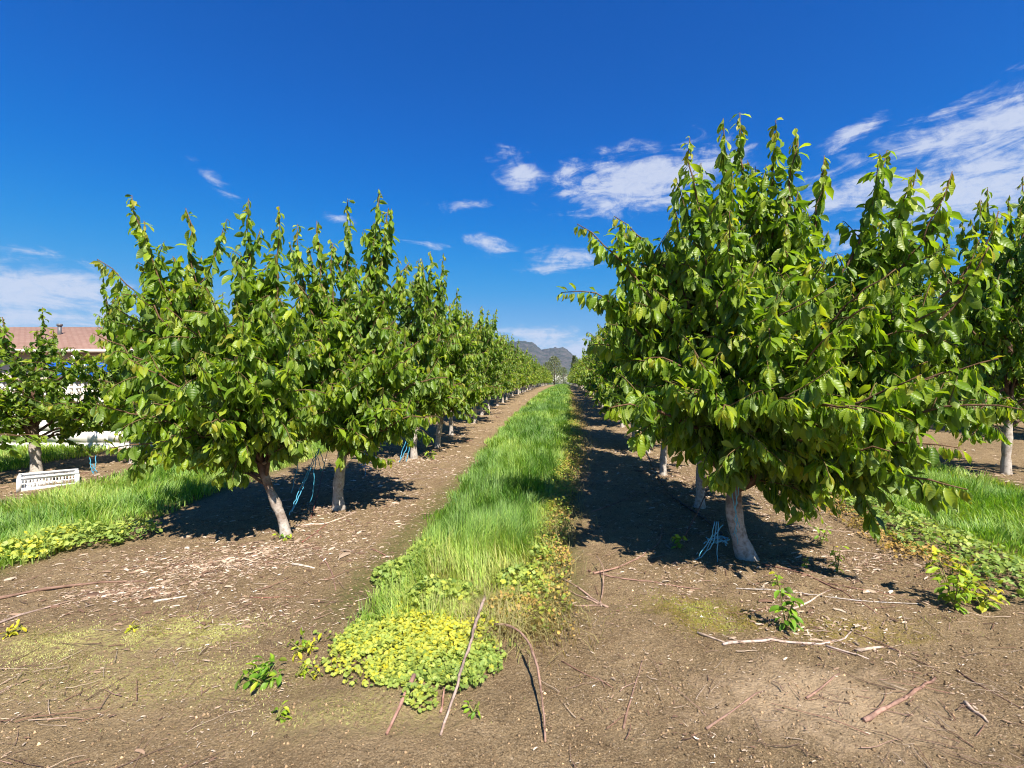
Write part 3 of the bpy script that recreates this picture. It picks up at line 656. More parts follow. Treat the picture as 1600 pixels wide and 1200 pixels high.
# ------------------------------------------------------------------ grass
def blades(name, pts, hgt, wid, col, label_kind=True, lean=.35, seed=1):
    r = np.random.default_rng(seed); n = len(pts); an = 9.*vnoise(pts[:, 0]*4, pts[:, 1]*3)+r.normal(0, .8, n); d = np.stack([np.cos(an), np.sin(an), np.zeros(n)], 1)
    s = np.stack([-np.sin(an+r.normal(0, .9, n)), np.cos(an), np.zeros(n)], 1); s = nrm(s); L_ = np.abs(r.normal(lean, .3, n))+.1
    V = []; 
    for t, w in ((0, 1.), (.4, .85), (.75, .5), (1., 0)):
        c = pts+np.stack([d[:, 0]*L_*hgt*t*t, d[:, 1]*L_*hgt*t*t, hgt*(t-.28*L_*t*t)-.01*(t == 0)], 1)
        if w == 0: V.append(c[:, None])
        else: V.append(np.stack([c-s*(wid*w/2)[:, None], c+s*(wid*w/2)[:, None]], 1))
    V = np.concatenate(V, 1); off = (np.arange(n)*7)[:, None, None]
    Qd = (np.array([(0,1,3,2),(2,3,5,4)])[None]+off).reshape(-1, 4); Td = (np.array([(4,5,6)])[None]+off).reshape(-1, 3)
    cc = np.repeat(col, 7, 0); lift = np.tile(np.array([.75,.75,.9,.9,1.05,1.05,1.25]), n)[:, None]
    o = mesh_np(name, V.reshape(-1, 3), [Qd, Td], M_grass, col=cc*1.0, smoothf=True)
    return tag(o, kind='stuff')
def strip_points(cf, wf, bands, seed, xclip=None):
    r = np.random.default_rng(seed); X = []; Y = []; S = []
    for (z0, z1, dens, wsc) in bands:
        n = int((z1-z0)*2.2*dens); y = r.uniform(z0, z1, n); u = r.uniform(-1.1, 1.1, n); c = cf(y); w = wf(y); x = c+u
        e = np.abs(u)/w+.55*fbm(x*2.2, y*2.2, 3)
        m = (e < 1.0) & (r.random(n) < np.clip((1.12-e)*3.2, .12, 1))
        X.append(x[m]); Y.append(y[m]); S.append(np.full(m.sum(), wsc))
    return np.concatenate(X), np.concatenate(Y), np.concatenate(S)
GB = np.array([(.085,.215,.035), (.17,.335,.045), (.29,.45,.06), (.43,.52,.10), (.54,.48,.18)])
def grass_cols(x, y, n, r, dry=0.):
    i = np.clip(1.45+2.2*fbm(x*1.9+5, y*1.1, 4)*2.1+r.normal(0, .65, n)+dry, 0, 4); lo = np.floor(i).astype(int); hi = np.minimum(lo+1, 4); f = (i-lo)[:, None]
    return (GB[lo]*(1-f)+GB[hi]*f)*r.uniform(.55, 1.35, (n, 1))
def grass(name, cf, wf, bands, seed, h0, label, front=None, dryf=None):
    r = np.random.default_rng(seed); x, y, s = strip_points(cf, wf, bands, seed)
    if front is not None: m = front(x, y); x, y, s = x[m], y[m], s[m]
    n = len(x); e = np.clip(np.abs(x-cf(y))/wf(y), 0, 1)
    hg = h0*(1.05-.5*e**2)*(1+1.3*fbm(x*2.2, y*2.2, 4))*r.uniform(.4, 1.2, n)
    if dryf is not None: dr = dryf(x, y)
    else: dr = 0
    hg = hg*(1-.35*np.clip(dr, 0, 1))
    col = grass_cols(x, y, n, r, dr+.9*smooth(.75, 1.05, e))
    o = blades(name, np.stack([x, y, gh(x, y)], 1), hg, s*r.uniform(.7, 1.3, n), col, seed=seed); o['label'] = label; o['category'] = 'grass'; return o
grass('grass', strip_c, strip_w, [(2.9,5.,4200,.0055),(5.,9.,2600,.008),(9.,18.,1300,.014),(18.,40.,420,.026),(40.,80.,120,.05)], 51, .215,
      'long green grass of the central strip running to the horizon', dryf=lambda x, y: 1.2*smooth(4.1, 3.0, y)+1.3*smooth(.5, 1., (x-strip_c(y))/strip_w(y))-.5*smooth(4., 5.5, y))
lc = lambda y: -5.3+.105*np.asarray(y, float); lw = lambda y: 1.1+0*np.asarray(y, float)
grass('grass', lc, lw, [(3.2,6.5,2500,.0085),(6.5,11.,1500,.012),(11.,24.,380,.022)], 52, .18, 'sunlit grass strip at left between the left tree row and the white crate')
rc_ = lambda y: 4.75+.105*np.asarray(y, float); rw_ = lambda y: 1.2-.0*np.asarray(y, float)
grass('grass', rc_, lambda y: 1.1+0*np.asarray(y, float), [(3.,6.5,2600,.010),(6.5,11.,1500,.013),(11.,20.,400,.02)], 53, .2, 'lush grass strip at the right edge, behind the largest tree')
wc_ = lambda y: -9.4+.105*np.asarray(y, float)
grass('grass', wc_, lambda y: 1.05+0*np.asarray(y, float), [(5.,9.,1500,.012),(9.,12.,500,.018)], 54, .20, 'short grass at the foot of the low white wall at far left', dryf=lambda x, y: .5+0*x)

# round-leaved ground cover
def round_templ(n=6, k=10, seed=8):
    r = np.random.default_rng(seed); T = []
    for q in range(n):
        an = np.linspace(.25, 2*np.pi-.25, k); lob = 1+.10*np.cos(an*5+r.uniform(0, 6)); rr = .5*lob*r.uniform(.93, 1.07, k)
        x = rr*np.sin(an); y = -rr*np.cos(an)+.0; z = .12*np.cos(an*5)*rr+r.uniform(.05, .3)*rr
        T.append(np.concatenate([[(0, 0, 0)], np.stack([x, y, z], 1)]))
    F_ = np.array([(0, i, i+1) for i in range(1, k)])
    return dict(V=np.array(T), Q=np.zeros((0, 4), int), T=F_, uv=np.zeros((k+1, 2)))
TRD = round_templ()
def cover(name, regs, seed, label, sz=(.022, .042), yellow=.5, base=None, hmax=.09, pal=None):
    """regs: (x, y, rx, ry, n)"""
    r = np.random.default_rng(seed); P_ = []; Yv = []
    for (x, y, rx, ry, n) in regs:
        a = r.uniform(0, 2*np.pi, n); q = np.sqrt(r.random(n)); X = x+rx*q*np.cos(a); Y = y+ry*q*np.sin(a)
        m = q+1.3*fbm(X*6, Y*6, 4)+r.normal(0, .09, n) < 1.02; X, Y, q = X[m], Y[m], q[m]
        h = hmax*(1-.6*q**2)*r.uniform(.35, 1.0, len(X))*(1+fbm(X*7, Y*7, 2)); h = h*(1+1.2*fbm(X*14, Y*14, 2)); P_.append(np.stack([X, Y, gh(X, Y)+np.abs(h)+.008], 1)); Yv.append(1-q)
    P_ = np.concatenate(P_); Yv = np.concatenate(Yv); n = len(P_)
    nv = nrm(np.array((0, -.15, 1.))+r.normal(0, .55, (n, 3))); a = nrm(r.normal(0, 1, (n, 3))); a = nrm(a-(a*nv).sum(1, keepdims=True)*nv)
    pal = pal if pal is not None else np.array([(.12,.20,.04), (.23,.32,.07), (.36,.42,.085), (.55,.50,.04)])
    i = np.clip(yellow+2.6*fbm(P_[:, 0]*3, P_[:, 1]*3, 2)+Yv*.8+r.normal(0, .5, n), 0, len(pal)-1); lo = np.floor(i).astype(int); hi = np.minimum(lo+1, len(pal)-1); f = (i-lo)[:, None]
    col = (pal[lo]*(1-f)+pal[hi]*f)*r.uniform(.85, 1.15, (n, 1))
    o = leaves_mesh(name, TRD, P_, a, nv, r.uniform(*sz, n), col, M_weed); tag(o, label, 'ground cover', kind='stuff'); return o
def rg(px, py, rx, ry, n): q = GP(px, py); return (q[0], q[1], rx, ry, n)
cover('mallow_patch', [rg(635,985,.40,.27,2500), rg(680,1035,.36,.22,2300), rg(585,1000,.27,.17,600), rg(655,1095,.10,.08,160), rg(720,990,.26,.28,700), rg(715,1065,.16,.13,260), rg(550,1015,.13,.10,180), rg(660,940,.3,.25,600), rg(650,1010,.5,.33,1500), rg(640,1000,.62,.42,420)], 61,
      'yellow-green round-leaved mallow spilling from the front end of the central strip', yellow=1.5, sz=(.013, .029), hmax=.04)
cover('mallow_patch', [rg(625,900,.20,.22,620), rg(665,870,.15,.25,500), rg(690,940,.25,.2,450), rg(820,920,.2,.25,380), rg(850,880,.12,.2,200)], 62,
      'low leafy weeds edging the front left side of the central strip', yellow=.9, hmax=.12)
cover('mallow_patch', [rg(110,848,.5,.24,800), rg(40,868,.35,.2,450), rg(200,838,.3,.2,300)], 63, 'clumps of round-leaved weeds at the front corner of the left grass strip', sz=(.022,.045), yellow=1.1, hmax=.15)
cover('nettle_patch', [(3.62+.09*i, 3.5+.55*i, .38, .45, 520) for i in range(7)]+[(4.1, 3.3, .5, .45, 700)], 64, 'dark pale-edged leafy weeds fringing the right grass strip', sz=(.022,.045), yellow=.6, hmax=.14)
tan = np.array([(.16,.15,.035), (.34,.22,.06), (.50,.32,.11), (.34,.34,.06)])
cover('dry_weeds', [(float(strip_c(z)+strip_w(z)*.98+.02), z, .17+.05*(z > 8), .5, 230 if z < 9 else 130) for z in np.arange(3.2, 26, .75)]+[rg(800,960,.2,.13,350), rg(870,880,.12,.2,200)], 65,
      'orange-brown withered weeds along the right edge of the central strip', sz=(.010,.024), yellow=1.2, hmax=.13, pal=tan)
cover('dry_weeds', [(3.35+.08*i, 3.9+.6*i, .22, .45, 420) for i in range(6)], 66, 'tan withered weeds along the near edge of the right grass strip', sz=(.012,.028), yellow=1., hmax=.09, pal=tan)
cover('edge_weeds', [(float(strip_c(z)+strip_w(z)*.9), z, .20, .5, 380) for z in np.arange(3.3, 15, .7)], 67, 'low yellow-green weeds mixed into the right edge of the central strip', sz=(.014,.03), yellow=1.0, hmax=.12,
      pal=np.array([(.09,.16,.03), (.20,.28,.04), (.36,.36,.05), (.45,.33,.07)]))
# wispy straw among the weeds
r = np.random.default_rng(70); n = 6500; y = r.uniform(2.9, 20, n); x = strip_c(y)+strip_w(y)*r.normal(.98, .17, n)
x2 = r.normal(.02, .22, 900); y2 = r.normal(2.95, .16, 900); x = np.concatenate([x, x2]); y = np.concatenate([y, y2]); n = len(x)
o = blades('dry_grass', np.stack([x, y, gh(x, y)], 1), r.uniform(.05, .2, n), r.uniform(.003, .006, n), np.array((.42, .31, .15))*r.uniform(.6, 1.2, (n, 1)), lean=.95, seed=71)
o['label'] = 'straw-coloured dead grass along the right edge of the central strip'; o['category'] = 'dead grass'

r = np.random.default_rng(90); MX = []; MY = []
for (px, py, rx, ry, n) in ((290,990,.42,.2,5200), (110,1000,.45,.18,3400), (300,1060,.6,.2,1800), (150,1050,.6,.2,1500), (1080,950,.34,.17,3000), (1330,985,.5,.16,1800), (1120,975,.3,.15,1600), (560,1110,.4,.12,1000)):
    q = GP(px, py); X = q[0]+r.normal(0, rx*.62, n); Y = q[1]+r.normal(0, ry*.62, n); m = fbm(X*5, Y*5, 4) > -.05; MX.append(X[m]); MY.append(Y[m])
MX = np.concatenate(MX); MY = np.concatenate(MY); n = len(MX); lf = (MX < .2)[:, None]
o = blades('moss', np.stack([MX, MY, gh(MX, MY)], 1), r.uniform(.004, .014, n), r.uniform(.002, .005, n), np.where(lf, (.55, .50, .20), (.36, .32, .05))*r.uniform(.6, 1.25, (n, 1)), lean=.9, seed=91)
o['label'] = 'thin yellowish moss growing in patches on the bare foreground soil'; o['category'] = 'moss'

# ------------------------------------------------------------------ wood chips and litter
def litter():
    r = np.random.default_rng(80); X = []; Y = []; S = []
    def add(x, y, s=1.): X.append(x); Y.append(y); S.append(np.full(len(x), s))
    for x0, z0, z1, n, sd in ((-2.5, 2.9, 9, 20000, .62), (1.62, 2.9, 9, 20000, .72), (-2.5, 9, 22, 5000, .6), (1.62, 9, 22, 5000, .6), (-7., 5, 13, 5000, .6), (6.5, 4, 12, 5000, .7)):
        y = r.uniform(z0, z1, n); add(x0+.105*y+r.normal(0, sd, n), y, 1. if z1 < 12 else 1.6)
    for px, py, rx, ry, n in ((330, 885, .6, .22, 2000), (190, 925, .35, .1, 700), (400, 860, .5, .25, 1000), (1330, 890, .5, .25, 1900), (1400, 960, .5, .25, 500), (540, 790, .4, .4, 700), (1290, 1010, .6, .18, 350)):
        q = GP(px, py); add(q[0]+r.normal(0, rx*.6, n), q[1]+r.normal(0, ry*.6, n), 1.05)
    n = 60000; y = 1.8+5.5*r.random(n)**1.15; add(r.uniform(-1.2, 1.2, n)*y, y, .42)
    X = np.concatenate(X); Y = np.concatenate(Y); S = np.concatenate(S)
    keep = (np.abs(X-strip_c(Y)) > strip_w(Y)*.95) & (r.random(len(X)) < .25+1.1*smooth(-.12, .2, fbm(X*1.7, Y*1.7, 3))); X, Y, S = X[keep], Y[keep], S[keep]; n = len(X)
    ln = S*np.exp(r.normal(-4.05, .55, n)); wd = ln*r.uniform(.10, .32, n); an = r.normal(.45, .8, n); 
    a = nrm(np.stack([np.cos(an), np.sin(an), r.normal(0, .12, n)], 1)); nv = nrm(np.array((0, 0, 1.))+r.normal(0, .3, (n, 3))); nv = nrm(nv-(nv*a).sum(1, keepdims=True)*a); s = np.cross(a, nv)
    P_ = np.stack([X, Y, gh(X, Y)+.006+.003*(S < .5)], 1); V = []
    bend = r.uniform(-.15, .15, n)
    for (u, v, w) in ((-.5,-.35,-.1),(-.5,.3,-.1),(0,-.5,0),(0,.5,0),(.5,-.2,-.1),(.5,.25,-.1),(-.4,0,.35),(0,0,.6),(.42,0,.3)):
        V.append(P_+a*(u*ln)[:, None]+s*((v*wd)+bend*ln*(1-4*u*u))[:, None]+nv*(w*wd)[:, None])
    V = np.stack(V, 1); off = (np.arange(n)*9)[:, None, None]
    Qd = np.array([(0,2,7,6),(6,7,3,1),(2,4,8,7),(7,8,5,3)]); Q_ = (Qd[None]+off).reshape(-1, 4)
    pal = np.array([(.28,.19,.13), (.40,.30,.22), (.52,.42,.33), (.16,.095,.065), (.66,.57,.48)]); col = pal[r.choice(5, n, p=(.28, .27, .15, .25, .05))]*r.uniform(.8, 1.15, (n, 1))
    o = mesh_np('wood_chips', V.reshape(-1, 3), [Q_], M_chip, col=np.repeat(col, 9, 0)); tag(o, 'pale wood chips and bark litter strewn over the soil under the tree rows', 'wood chips', kind='stuff')
litter()
def twigs():
    r = np.random.default_rng(83); V = []; Q_ = []; K = []; n = 0; tot = 0
    while tot < 1500:
        z = 1.9+6*r.random()**1.1
        x = r.uniform(-1.1, 1.15)*z if r.random() < .3 else (-2.5 if r.random() < .42 else 1.62)+.105*z+r.normal(0, .62)
        if abs(x-strip_c(z)) < strip_w(z): continue
        L_ = math.exp(r.normal(-2.25, .5)); an = r.uniform(0, 3.14); m = 6; t = np.linspace(-.5, .5, m); bend = r.normal(0, .18)
        px_ = x+L_*(t*math.cos(an)-bend*(t*t)*math.sin(an)); py_ = z+L_*(t*math.sin(an)+bend*t*t*math.cos(an)); rad = r.uniform(.0009, .0028)*np.linspace(1, .5, m)
        P = np.stack([px_, py_, gh(px_, py_)+rad+.004+r.uniform(0, .01)], 1); s_ = np.array((-math.sin(an), math.cos(an), 0)); up = np.array((0, 0, 1.))
        ring = np.stack([P+s_*rad[:, None], P+up*rad[:, None], P-s_*rad[:, None], P-up*rad[:, None]], 1).reshape(-1, 3); V.append(ring)
        i = np.arange(m-1)[:, None]*4; j = np.arange(4)[None]; j2 = (j+1) % 4; Q_.append((np.stack([i+j, i+j2, i+4+j2, i+4+j], -1).reshape(-1, 4))+n); n += 4*m; tot += 1
        c = np.array([(.20,.11,.08), (.12,.075,.055), (.40,.31,.24), (.28,.18,.14)][int(r.integers(0, 4))])*r.uniform(.8, 1.2); K.append(np.tile(c, (4*m, 1)))
    o = mesh_np('fine_twigs', np.concatenate(V), [np.concatenate(Q_)], M_chip, col=np.concatenate(K)); tag(o, 'fine broken twigs and stalks strewn over the soil along the tree rows', 'twigs', kind='stuff')
twigs()
def clods():
    r = np.random.default_rng(81); n = 22000; y = 1.8+4.5*r.random(n)**1.2; x = r.uniform(-1.15, 1.15, n)*y; k = (np.abs(x-strip_c(y)) > strip_w(y)) | (y < 2.3)
    x, y = x[k], y[k]; n = len(x); s = np.exp(r.normal(-5.1, .5, n)); s = np.minimum(s*.62, .011)
    t = np.array([(1,0,0),(-1,0,0),(0,1,0),(0,-1,0),(0,0,.8),(0,0,-.6)]); V = t[None]*s[:, None, None]*r.uniform(.6, 1.3, (n, 6, 1)); V = V+np.stack([x, y, gh(x, y)+s*.15], 1)[:, None]
    T_ = np.array([(0,2,4),(2,1,4),(1,3,4),(3,0,4),(2,0,5),(1,2,5),(3,1,5),(0,3,5)]); off = (np.arange(n)*6)[:, None, None]
    col = np.array((.24, .165, .095))*np.exp(r.normal(0, .45, (n, 1))); o = mesh_np('soil_crumbs', V.reshape(-1, 3), [(T_[None]+off).reshape(-1, 3)], M_chip, col=np.repeat(col, 6, 0))
    tag(o, 'small crumbs and clods of soil scattered over the bare foreground', 'soil', kind='stuff')
clods()

# ------------------------------------------------------------------ prunings: each its own thing
RED = (.22, .135, .10); PALE = (.47, .37, .30); DARK = (.13, .08, .06); GREY = (.36, .27, .23)
def stick(label, paths, r0, col=RED, lift=.0, name='pruned_branch', lifts=None):
    first = GP(*paths[0][0][:2]); o0 = first.copy(); g = Geo(); rs = np.random.default_rng(int(abs(paths[0][0][0]*7+paths[0][0][1])))
    root_pos = o0; 
    for pi, path in enumerate(paths):
        pts = []
        for q in path:
            p = GP(q[0], q[1]); 
            if len(q) > 2: p = P3(q[0], q[1], q[3]) if len(q) > 3 else p+np.array((0, 0, q[2]))
            pts.append(p)
        pts = np.array(pts); d = np.concatenate([[0], np.cumsum(np.linalg.norm(np.diff(pts, axis=0), axis=1))]); m = max(5, int(d[-1]/.05)); s = np.linspace(0, d[-1], m)
        Pp = np.stack([np.interp(s, d, pts[:, i]) for i in range(3)], 1)
        for _ in range(2): Pp[1:-1] = (Pp[:-2]+2*Pp[1:-1]+Pp[2:])/4
        rr = r0*(1 if pi == 0 else .7)*np.linspace(1, .5, m)*(1+.1*rs.normal(size=m)); Pp[:, :2] += rs.normal(0, r0*.18, (m, 2))
        Pp[:, 2] = np.maximum(Pp[:, 2], gh(Pp[:, 0], Pp[:, 1]))+rr*.75+lift*np.sin(np.linspace(0, np.pi, m))
        c = np.array(col)[None]*(1+.18*rs.normal(size=(m, 1))); g.tube(Pp-o0, rr, 7, col=np.clip(c, .02, .8))
        for i in range(2, m-2, 4):
            if rs.random() < .5:
                dr = nrm(rs.normal(size=3)); dr[2] = abs(dr[2]); g.tube([Pp[i]-o0, Pp[i]-o0+dr*rr[i]*2.2], [rr[i]*.5, rr[i]*.3], 5, col=np.array(col)*.8)
    o = g.build(name, M_bark, None, True); o.location = o0; tag(o, label, 'branch', 'prunings lying on the soil')
stick('long reddish curved branch on the soil at the left edge, the upper of two', [[(-30,944),(0,936),(60,923),(130,914),(180,910),(228,911)]], .0115)
stick('paler straight branch on the soil at the left edge, below the long reddish one', [[(-30,985),(0,974),(50,957),(104,941)]], .009, GREY)
stick('short dark twig lying low at the left edge', [[(0,981),(30,976),(62,970)]], .004, DARK)
stick('thick branch with a bleached middle lying across the mallow patch', [[(758,948,.06),(748,985,.09),(735,1035,.08),(722,1065,.05),(708,1100,.02),(688,1150)]], .0105, GREY, lift=.01)
stick('long arching reddish branch curving down to the bottom edge, right of the mallow', [[(772,985,.03),(800,1000,.07),(825,1032,.09),(840,1070,.07),(848,1110,.03),(852,1160)]], .0085, (.30, .19, .145), lift=.02)
stick('short thick stub of branch at the bottom below the mallow patch', [[(648,1068,.03),(632,1095,.02),(605,1150)]], .012, (.33,.19,.15))
stick('short upright stub poking from the lower mallow', [[(690,1115),(694,1085,.03)]], .007, (.35,.2,.16))
stick('forked pale pink branch with several tines, right of the strip front', [[(950,950),(935,945),(905,920),(868,898)],[(938,947),(905,950),(866,940)],[(935,945),(900,930),(872,915)],[(938,946),(942,925),(944,898,.06),(932,885,.08)]], .0085, (.34,.23,.18))
stick('long thin branch arcing through the shade left of the largest tree trunk', [[(928,897),(965,888),(1000,872),(1030,850),(1036,828,.05)]], .007, (.3,.18,.14))
stick('thin branch lying left to right in front of the shaded soil', [[(918,892),(950,902),(1000,908),(1050,916),(1095,921)]], .0065, (.3,.18,.14))
stick('thick straight stick at the bottom right of the sandy patch', [[(1352,1129),(1385,1108),(1420,1090),(1462,1061)]], .0115, (.29,.175,.135))
stick('thin straight red stick at the bottom edge left of the sandy patch', [[(1104,1140),(1150,1108),(1194,1080)]], .006, (.27,.17,.13))
stick('thin red stick pointing away on the dark soil at bottom right of centre', [[(974,1140),(988,1085),(1004,1032)]], .0055, (.27,.17,.13))
stick('short thin twig crossing the sandy patch', [[(1260,1092),(1285,1075),(1312,1053)]], .0055, (.28,.17,.13))
stick('thin twig on the dark soil left of the sandy patch', [[(878,1034),(910,1052),(958,1076)]], .005, (.26,.15,.11))
stick('gnarled grey branch with a stub fork above the sandy patch', [[(1130,1008),(1180,1002),(1230,1004),(1290,1010),(1320,1000),(1330,988)],[(1290,1010),(1340,1024),(1358,1030)]], .0085, (.45,.36,.32))
stick('short bleached stick just left of the gnarled grey branch', [[(1090,990),(1112,997),(1136,1006)]], .008, PALE)
stick('bleached split stick at the right of the gnarled grey branch', [[(1338,1019),(1360,1014),(1382,1012)]], .011, PALE)
stick('long thin dark twig slanting down to the lower right soil', [[(1335,990),(1380,1005),(1430,1032),(1470,1052)]], .0045, (.2,.12,.09))
stick('thin dark twig near the right bottom corner', [[(1495,1048),(1530,1072),(1598,1108)]], .0045, (.2,.12,.09))
stick('bleached stick in the bottom right corner', [[(1508,1100),(1522,1113),(1545,1130)]], .010, PALE)
stick('pale straight stick beside the leafy seedling', [[(1240,952),(1268,940),(1298,922)]], .007, PALE)
stick('long thin pale cane lying behind the leafy seedling', [[(1150,920),(1210,922),(1270,930),(1350,940),(1440,944)]], .004, (.55,.5,.47))
stick('reddish branch running right from the foot of the largest tree', [[(1190,882),(1240,892),(1290,912),(1330,935),(1372,960)],[(1290,912),(1340,922),(1400,930)]], .0065, (.24,.13,.10))
stick('thin pale cane on the bare soil far right, above the small seedlings', [[(1240,822),(1310,830),(1380,836)]], .004, PALE)
stick('pale stick lying by the right grass strip', [[(1300,860),(1345,862),(1385,868)]], .004, PALE)
stick('dark leaning stick propped beside the largest tree trunk', [[(1068,842),(1092,815,.12),(1120,770,.3),(1130,742,.42)]], .007, (.2,.11,.08))
stick('thin shaded branch under the right row', [[(925,800),(965,786),(1002,770)]], .007, (.3,.18,.14))
stick('short red twig on the soil between the left tree and the strip', [[(390,934),(430,935),(466,932)]], .0045, (.28,.13,.1))
stick('bent red twig standing on the soil before the left row', [[(499,868),(515,888),(522,905),(524,924)]], .0055, (.26,.15,.12))
stick('small bleached stick right of the leaning trunk', [[(457,883),(475,885),(492,889)]], .009, (.7,.64,.56))
stick('bleached stick on the mossy soil at left', [[(240,942),(262,938),(292,932)]], .009, (.62,.55,.46))
stick('pale branch lying from the leaning trunk toward the second trunk', [[(462,822),(500,822),(530,812),(556,800)]], .009, (.55,.43,.35))
stick('red twig crossing the soil beside the leaning trunk', [[(472,848),(495,832),(512,818)],[(495,832),(502,840)]], .006, (.28,.1,.08))
stick('dark red stick leaning between the two nearest left trunks', [[(486,810),(498,785,.14),(508,755,.3),(518,725,.45)]], .006, (.2,.09,.07))
stick('brown branch lying in the shade of the left row', [[(585,760),(610,752),(640,742),(662,735)]], .008, (.3,.2,.14))
stick('thin twig on the soil beside the grass strip', [[(580,858),(595,864),(610,873)]], .005, (.3,.15,.12))
stick('pale thin stalk on the soil beside the mallow', [[(690,990),(700,960),(745,930)]][:1] and [[(555,940),(575,934),(592,930)]], .003, PALE)

# ------------------------------------------------------------------ twine, hose
BL = (.05, .27, .42); BL2 = (.10, .38, .52)
def twine(label, paths, r0=.0035, col=BL, name='twine'):
    o0 = paths[0][0]; g = Geo(); rs = np.random.default_rng(9+len(paths))
    for p in paths:
        p = np.array(p, float); d = np.concatenate([[0], np.cumsum(np.linalg.norm(np.diff(p, axis=0), axis=1))]); s = np.linspace(0, d[-1], max(8, int(d[-1]/.03)))
        q = np.stack([np.interp(s, d, p[:, i]) for i in range(3)], 1)
        for _ in range(2): q[1:-1] = (q[:-2]+2*q[1:-1]+q[2:])/4
        q[1:-1] += rs.normal(0, .004, q[1:-1].shape); g.tube(q-np.array(o0), r0, 5, col=col)
    o = g.build(name, M_twine, None, True); o.location = o0; tag(o, label, 'twine' if 'hose' not in name else 'hose', 'blue baling twine hanging in the trees' if 'hose' not in name else None)
tw = lambda *a: [P3(*q) for q in a]
def tangle(px, py, z, R, n, seed, h=.18):
    rs = np.random.default_rng(seed); b = P3(px, py, z); out_ = []
    for i in range(n):
        m = 14; an = np.cumsum(rs.normal(0, 1.1, m)); st = np.stack([np.cos(an), np.sin(an), rs.normal(0, .35, m)], 1)*R*.35; p = b+np.cumsum(st, 0)-st.mean(0)*m/2
        p[:, 2] = np.clip(p[:, 2], float(gh(b[0], b[1]))+.01, float(gh(b[0], b[1]))+h); out_.append(p)
    return out_
twine('blue twine hanging down the left side of the largest tree trunk', [tw((1146,730,3.85),(1143,770,3.83),(1152,810,3.82),(1146,835,3.85)), tw((1150,725,3.85),(1155,765,3.8),(1148,800,3.8),(1156,825,3.84)), tw((1146,740,3.8),(1151,780,3.78),(1148,820,3.8),(1153,850,3.86))], .0032, BL2)
twine('tangle of blue twine on the shaded soil left of the largest trunk', tangle(1118,845,3.95,.07,6,1)+[tw((1120,815,3.9),(1116,850,3.9),(1095,872,3.95),(1072,878,4.0)), tw((1122,815,3.9),(1122,850,3.88),(1121,878,3.9)), tw((1130,820,3.9),(1112,840,3.9),(1104,860,3.95)), tw((1117,815,3.9),(1110,845,3.9),(1092,870,3.9))], .004, BL2)
twine('long blue twine slanting from the second left tree to the leaning trunk', [tw((500,700,4.95),(480,745,4.75),(456,800,4.5)), tw((496,705,4.95),(474,750,4.75),(452,805,4.5)), tw((497,700,5.0),(490,745,4.9),(490,770,4.9),(484,785,4.9))], .0045, BL)
twine('blue twine hanging in the shade between the two nearest left trunks', [tw((468,705,5.3),(462,745,5.2),(455,770,5.1)), tw((500,705,5.1),(508,728,5.1),(502,740,5.1),(497,715,5.1))], .004, BL)
twine('blue twine hanging beside the third left trunk', [tw((641,670,8.),(636,700,7.9),(626,718,7.8)), tw((645,672,8.),(640,700,8.),(634,722,7.9)), tw((634,690,7.9),(628,705,7.9),(624,722,7.8))], .007, BL)
twine('blue twine lying under the left row behind the second trunk', [tw((570,705,7.2),(572,730,7.),(570,748,6.9)), tw((566,715,7.2),(585,712,7.2),(598,722,7.2))]+tangle(580,724,7.1,.15,3,5), .005, BL)
twine('tangle of blue twine at the foot of the outer left row', tangle(258,712,7.9,.2,7,3,.3), .006, BL)
twine('strand of blue twine standing beside the white crate', [tw((140,715,7.2),(143,735,7.1),(148,742,7.)), tw((150,712,7.2),(148,735,7.1),(142,742,7.1)), tw((143,725,7.1),(152,738,7.1))], .006, BL)
hp = [GP(*q)+np.array((0, 0, .02)) for q in ((1003,693),(1012,713),(1030,750),(1052,780),(1078,797),(1100,812),(1128,838))]
hp[1][2] += .0; twine('black irrigation hose lying along the foot of the right row', [hp], .013, (.03, .03, .035), 'irrigation_hose')
hp = [GP(*q)+np.array((0, 0, .02)) for q in ((1600,700),(1570,716),(1540,735))]

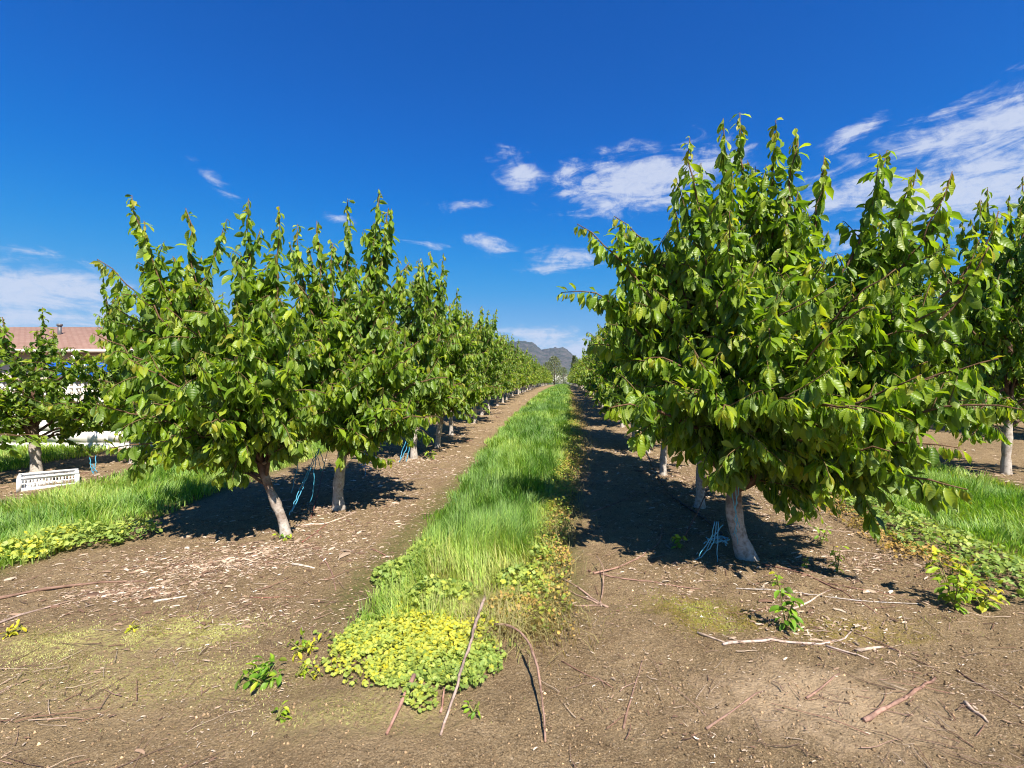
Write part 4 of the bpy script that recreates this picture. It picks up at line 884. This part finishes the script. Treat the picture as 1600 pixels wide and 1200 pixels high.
# ------------------------------------------------------------------ seedlings and weeds
def seedling(px, py, h, label, seed, stems=1, spread=.05, leaf=.06, yellow=.4, name='seedling', broad=False, lean=(0, 0), n=16):
    r = np.random.default_rng(seed); b = GP(px, py); root = empty(name, b, label, 'plant', 'young plants on the bare soil'); g = Geo(); Pp = []; Tt = []; K = []
    for s in range(stems):
        an = r.uniform(0, 6.28); tp = np.array((lean[0]+spread*math.cos(an), lean[1]+spread*math.sin(an), h*r.uniform(.6, 1) if s else h)); pts = bez(np.zeros(3), np.array((tp[0]*.2, tp[1]*.2, h*.3)), tp*np.array((.7, .7, .75)), tp, 8)
        g.tube(pts, np.linspace(.005, .002, 8), 5, col=(.20, .20, .06)); P_, T_, u = along(pts, h*.08, max(h/n, .008), r)
        Pp.append(P_+0); Tt.append(T_); K.append(u)
    g.build('stem', M_bark, root); Pp = np.concatenate(Pp); Tt = np.concatenate(Tt); K = np.concatenate(K); m = len(Pp)
    o = nrm(np.cross(Tt, nrm(r.normal(size=(m, 3))))); a = nrm(o+Tt*.35+np.array((0, 0, -.25))+r.normal(0, .2, (m, 3))); nv = np.array((0, -.1, .9))+o*.3+r.normal(0, .3, (m, 3)); nv = nrm(nv-(nv*a).sum(1, keepdims=True)*a)
    pal = np.array([(.07,.17,.015), (.15,.28,.02), (.28,.38,.025), (.50,.42,.03)]); i = np.clip(yellow*2.6+K*.9+r.normal(0, .45, m)-.3, 0, 3); lo = np.floor(i).astype(int); hi = np.minimum(lo+1, 3); f = (i-lo)[:, None]
    leaves_mesh('foliage', TH, Pp, a, nv, leaf*r.uniform(.6, 1.15, m), (pal[lo]*(1-f)+pal[hi]*f)*r.uniform(.85, 1.15, (m, 1)), M_weed, root)
seedling(1228, 985, .31, 'bright green upright seedling in front of the largest tree, casting a shadow to its left', 1, 3, .05, .085, .25, n=15)
seedling(1492, 952, .36, 'tall bushy yellow-green sucker clump at the edge of the right grass strip', 2, 7, .14, .085, .62, 'sucker_clump', n=16, lean=(0, 0))
seedling(1535, 950, .16, 'low bright yellow-green offshoot at the right foot of the sucker clump', 22, 5, .10, .08, .75, 'sucker_clump', n=9)
seedling(1308, 895, .20, 'small yellowish seedling on the chips right of the largest trunk', 3, 2, .05, .06, .6, n=9)
seedling(1284, 850, .16, 'small pale seedling nearest the right grass strip', 4, 2, .04, .06, .35, n=8)
seedling(1255, 885, .07, 'tiny wilted yellow sprout close to the foot of the largest tree', 5, 2, .03, .045, .7, n=5)
seedling(1216, 915, .10, 'small yellow sprout just behind the upright green seedling', 6, 2, .02, .05, .8, n=6)
seedling(1058, 856, .13, 'green leafy sprout hanging beside the thin branch in the shade', 7, 2, .05, .07, .5, n=8)
seedling(412, 1068, .08, 'broad-leaved green weed clump on the bare soil at front left', 8, 10, .09, .068, .22, 'weed_clump', n=5)
seedling(470, 1016, .05, 'yellowish flat weed on the soil between the green weed and the mallow', 9, 7, .09, .055, .72, 'weed_clump', n=3)
seedling(463, 1058, .05, 'small orange-green weed touching the broad-leaved clump', 10, 4, .05, .045, .85, 'weed_clump', n=3)
seedling(490, 1060, .04, 'tiny orange weed right of the broad-leaved clump', 11, 3, .03, .04, .95, 'weed_clump', n=3)
seedling(432, 1126, .04, 'small bright weed at the bottom edge below the broad-leaved clump', 12, 4, .04, .055, .5, 'weed_clump', n=3)
seedling(14, 992, .05, 'orange-yellow weed at the left edge below the two branches', 13, 5, .07, .05, .95, 'weed_clump', n=3)
seedling(207, 985, .03, 'tiny orange sprout on the mossy soil at left', 14, 3, .03, .04, .95, 'weed_clump', n=3)
seedling(672, 718, .16, 'yellow-green sprout on the soil beside the third left trunk', 15, 3, .08, .09, .6, n=6)
seedling(444, 842, .05, 'yellow-green tuft at the foot of the leaning trunk', 16, 5, .06, .05, .6, 'weed_clump', n=4)
seedling(740, 1025+90, .04, 'small tuft of weeds among the stubs at the bottom edge', 17, 4, .04, .035, .4, 'weed_clump', n=3)

# ------------------------------------------------------------------ haze
hz = Geo(); hz.box((-16500, -160, -6), (16500, 19000, 1000)); me_h = MN('air')
vp = me_h.n('ShaderNodeVolumePrincipled'); vp.inputs['Density'].default_value = 2.3e-5; vp.inputs['Color'].default_value = (.42, .62, 1.0, 1); vp.inputs['Anisotropy'].default_value = .1
me_h.l(vp.outputs[0], me_h.out.inputs['Volume']); ho = hz.build('haze', me_h.m); tag(ho, kind='stuff')
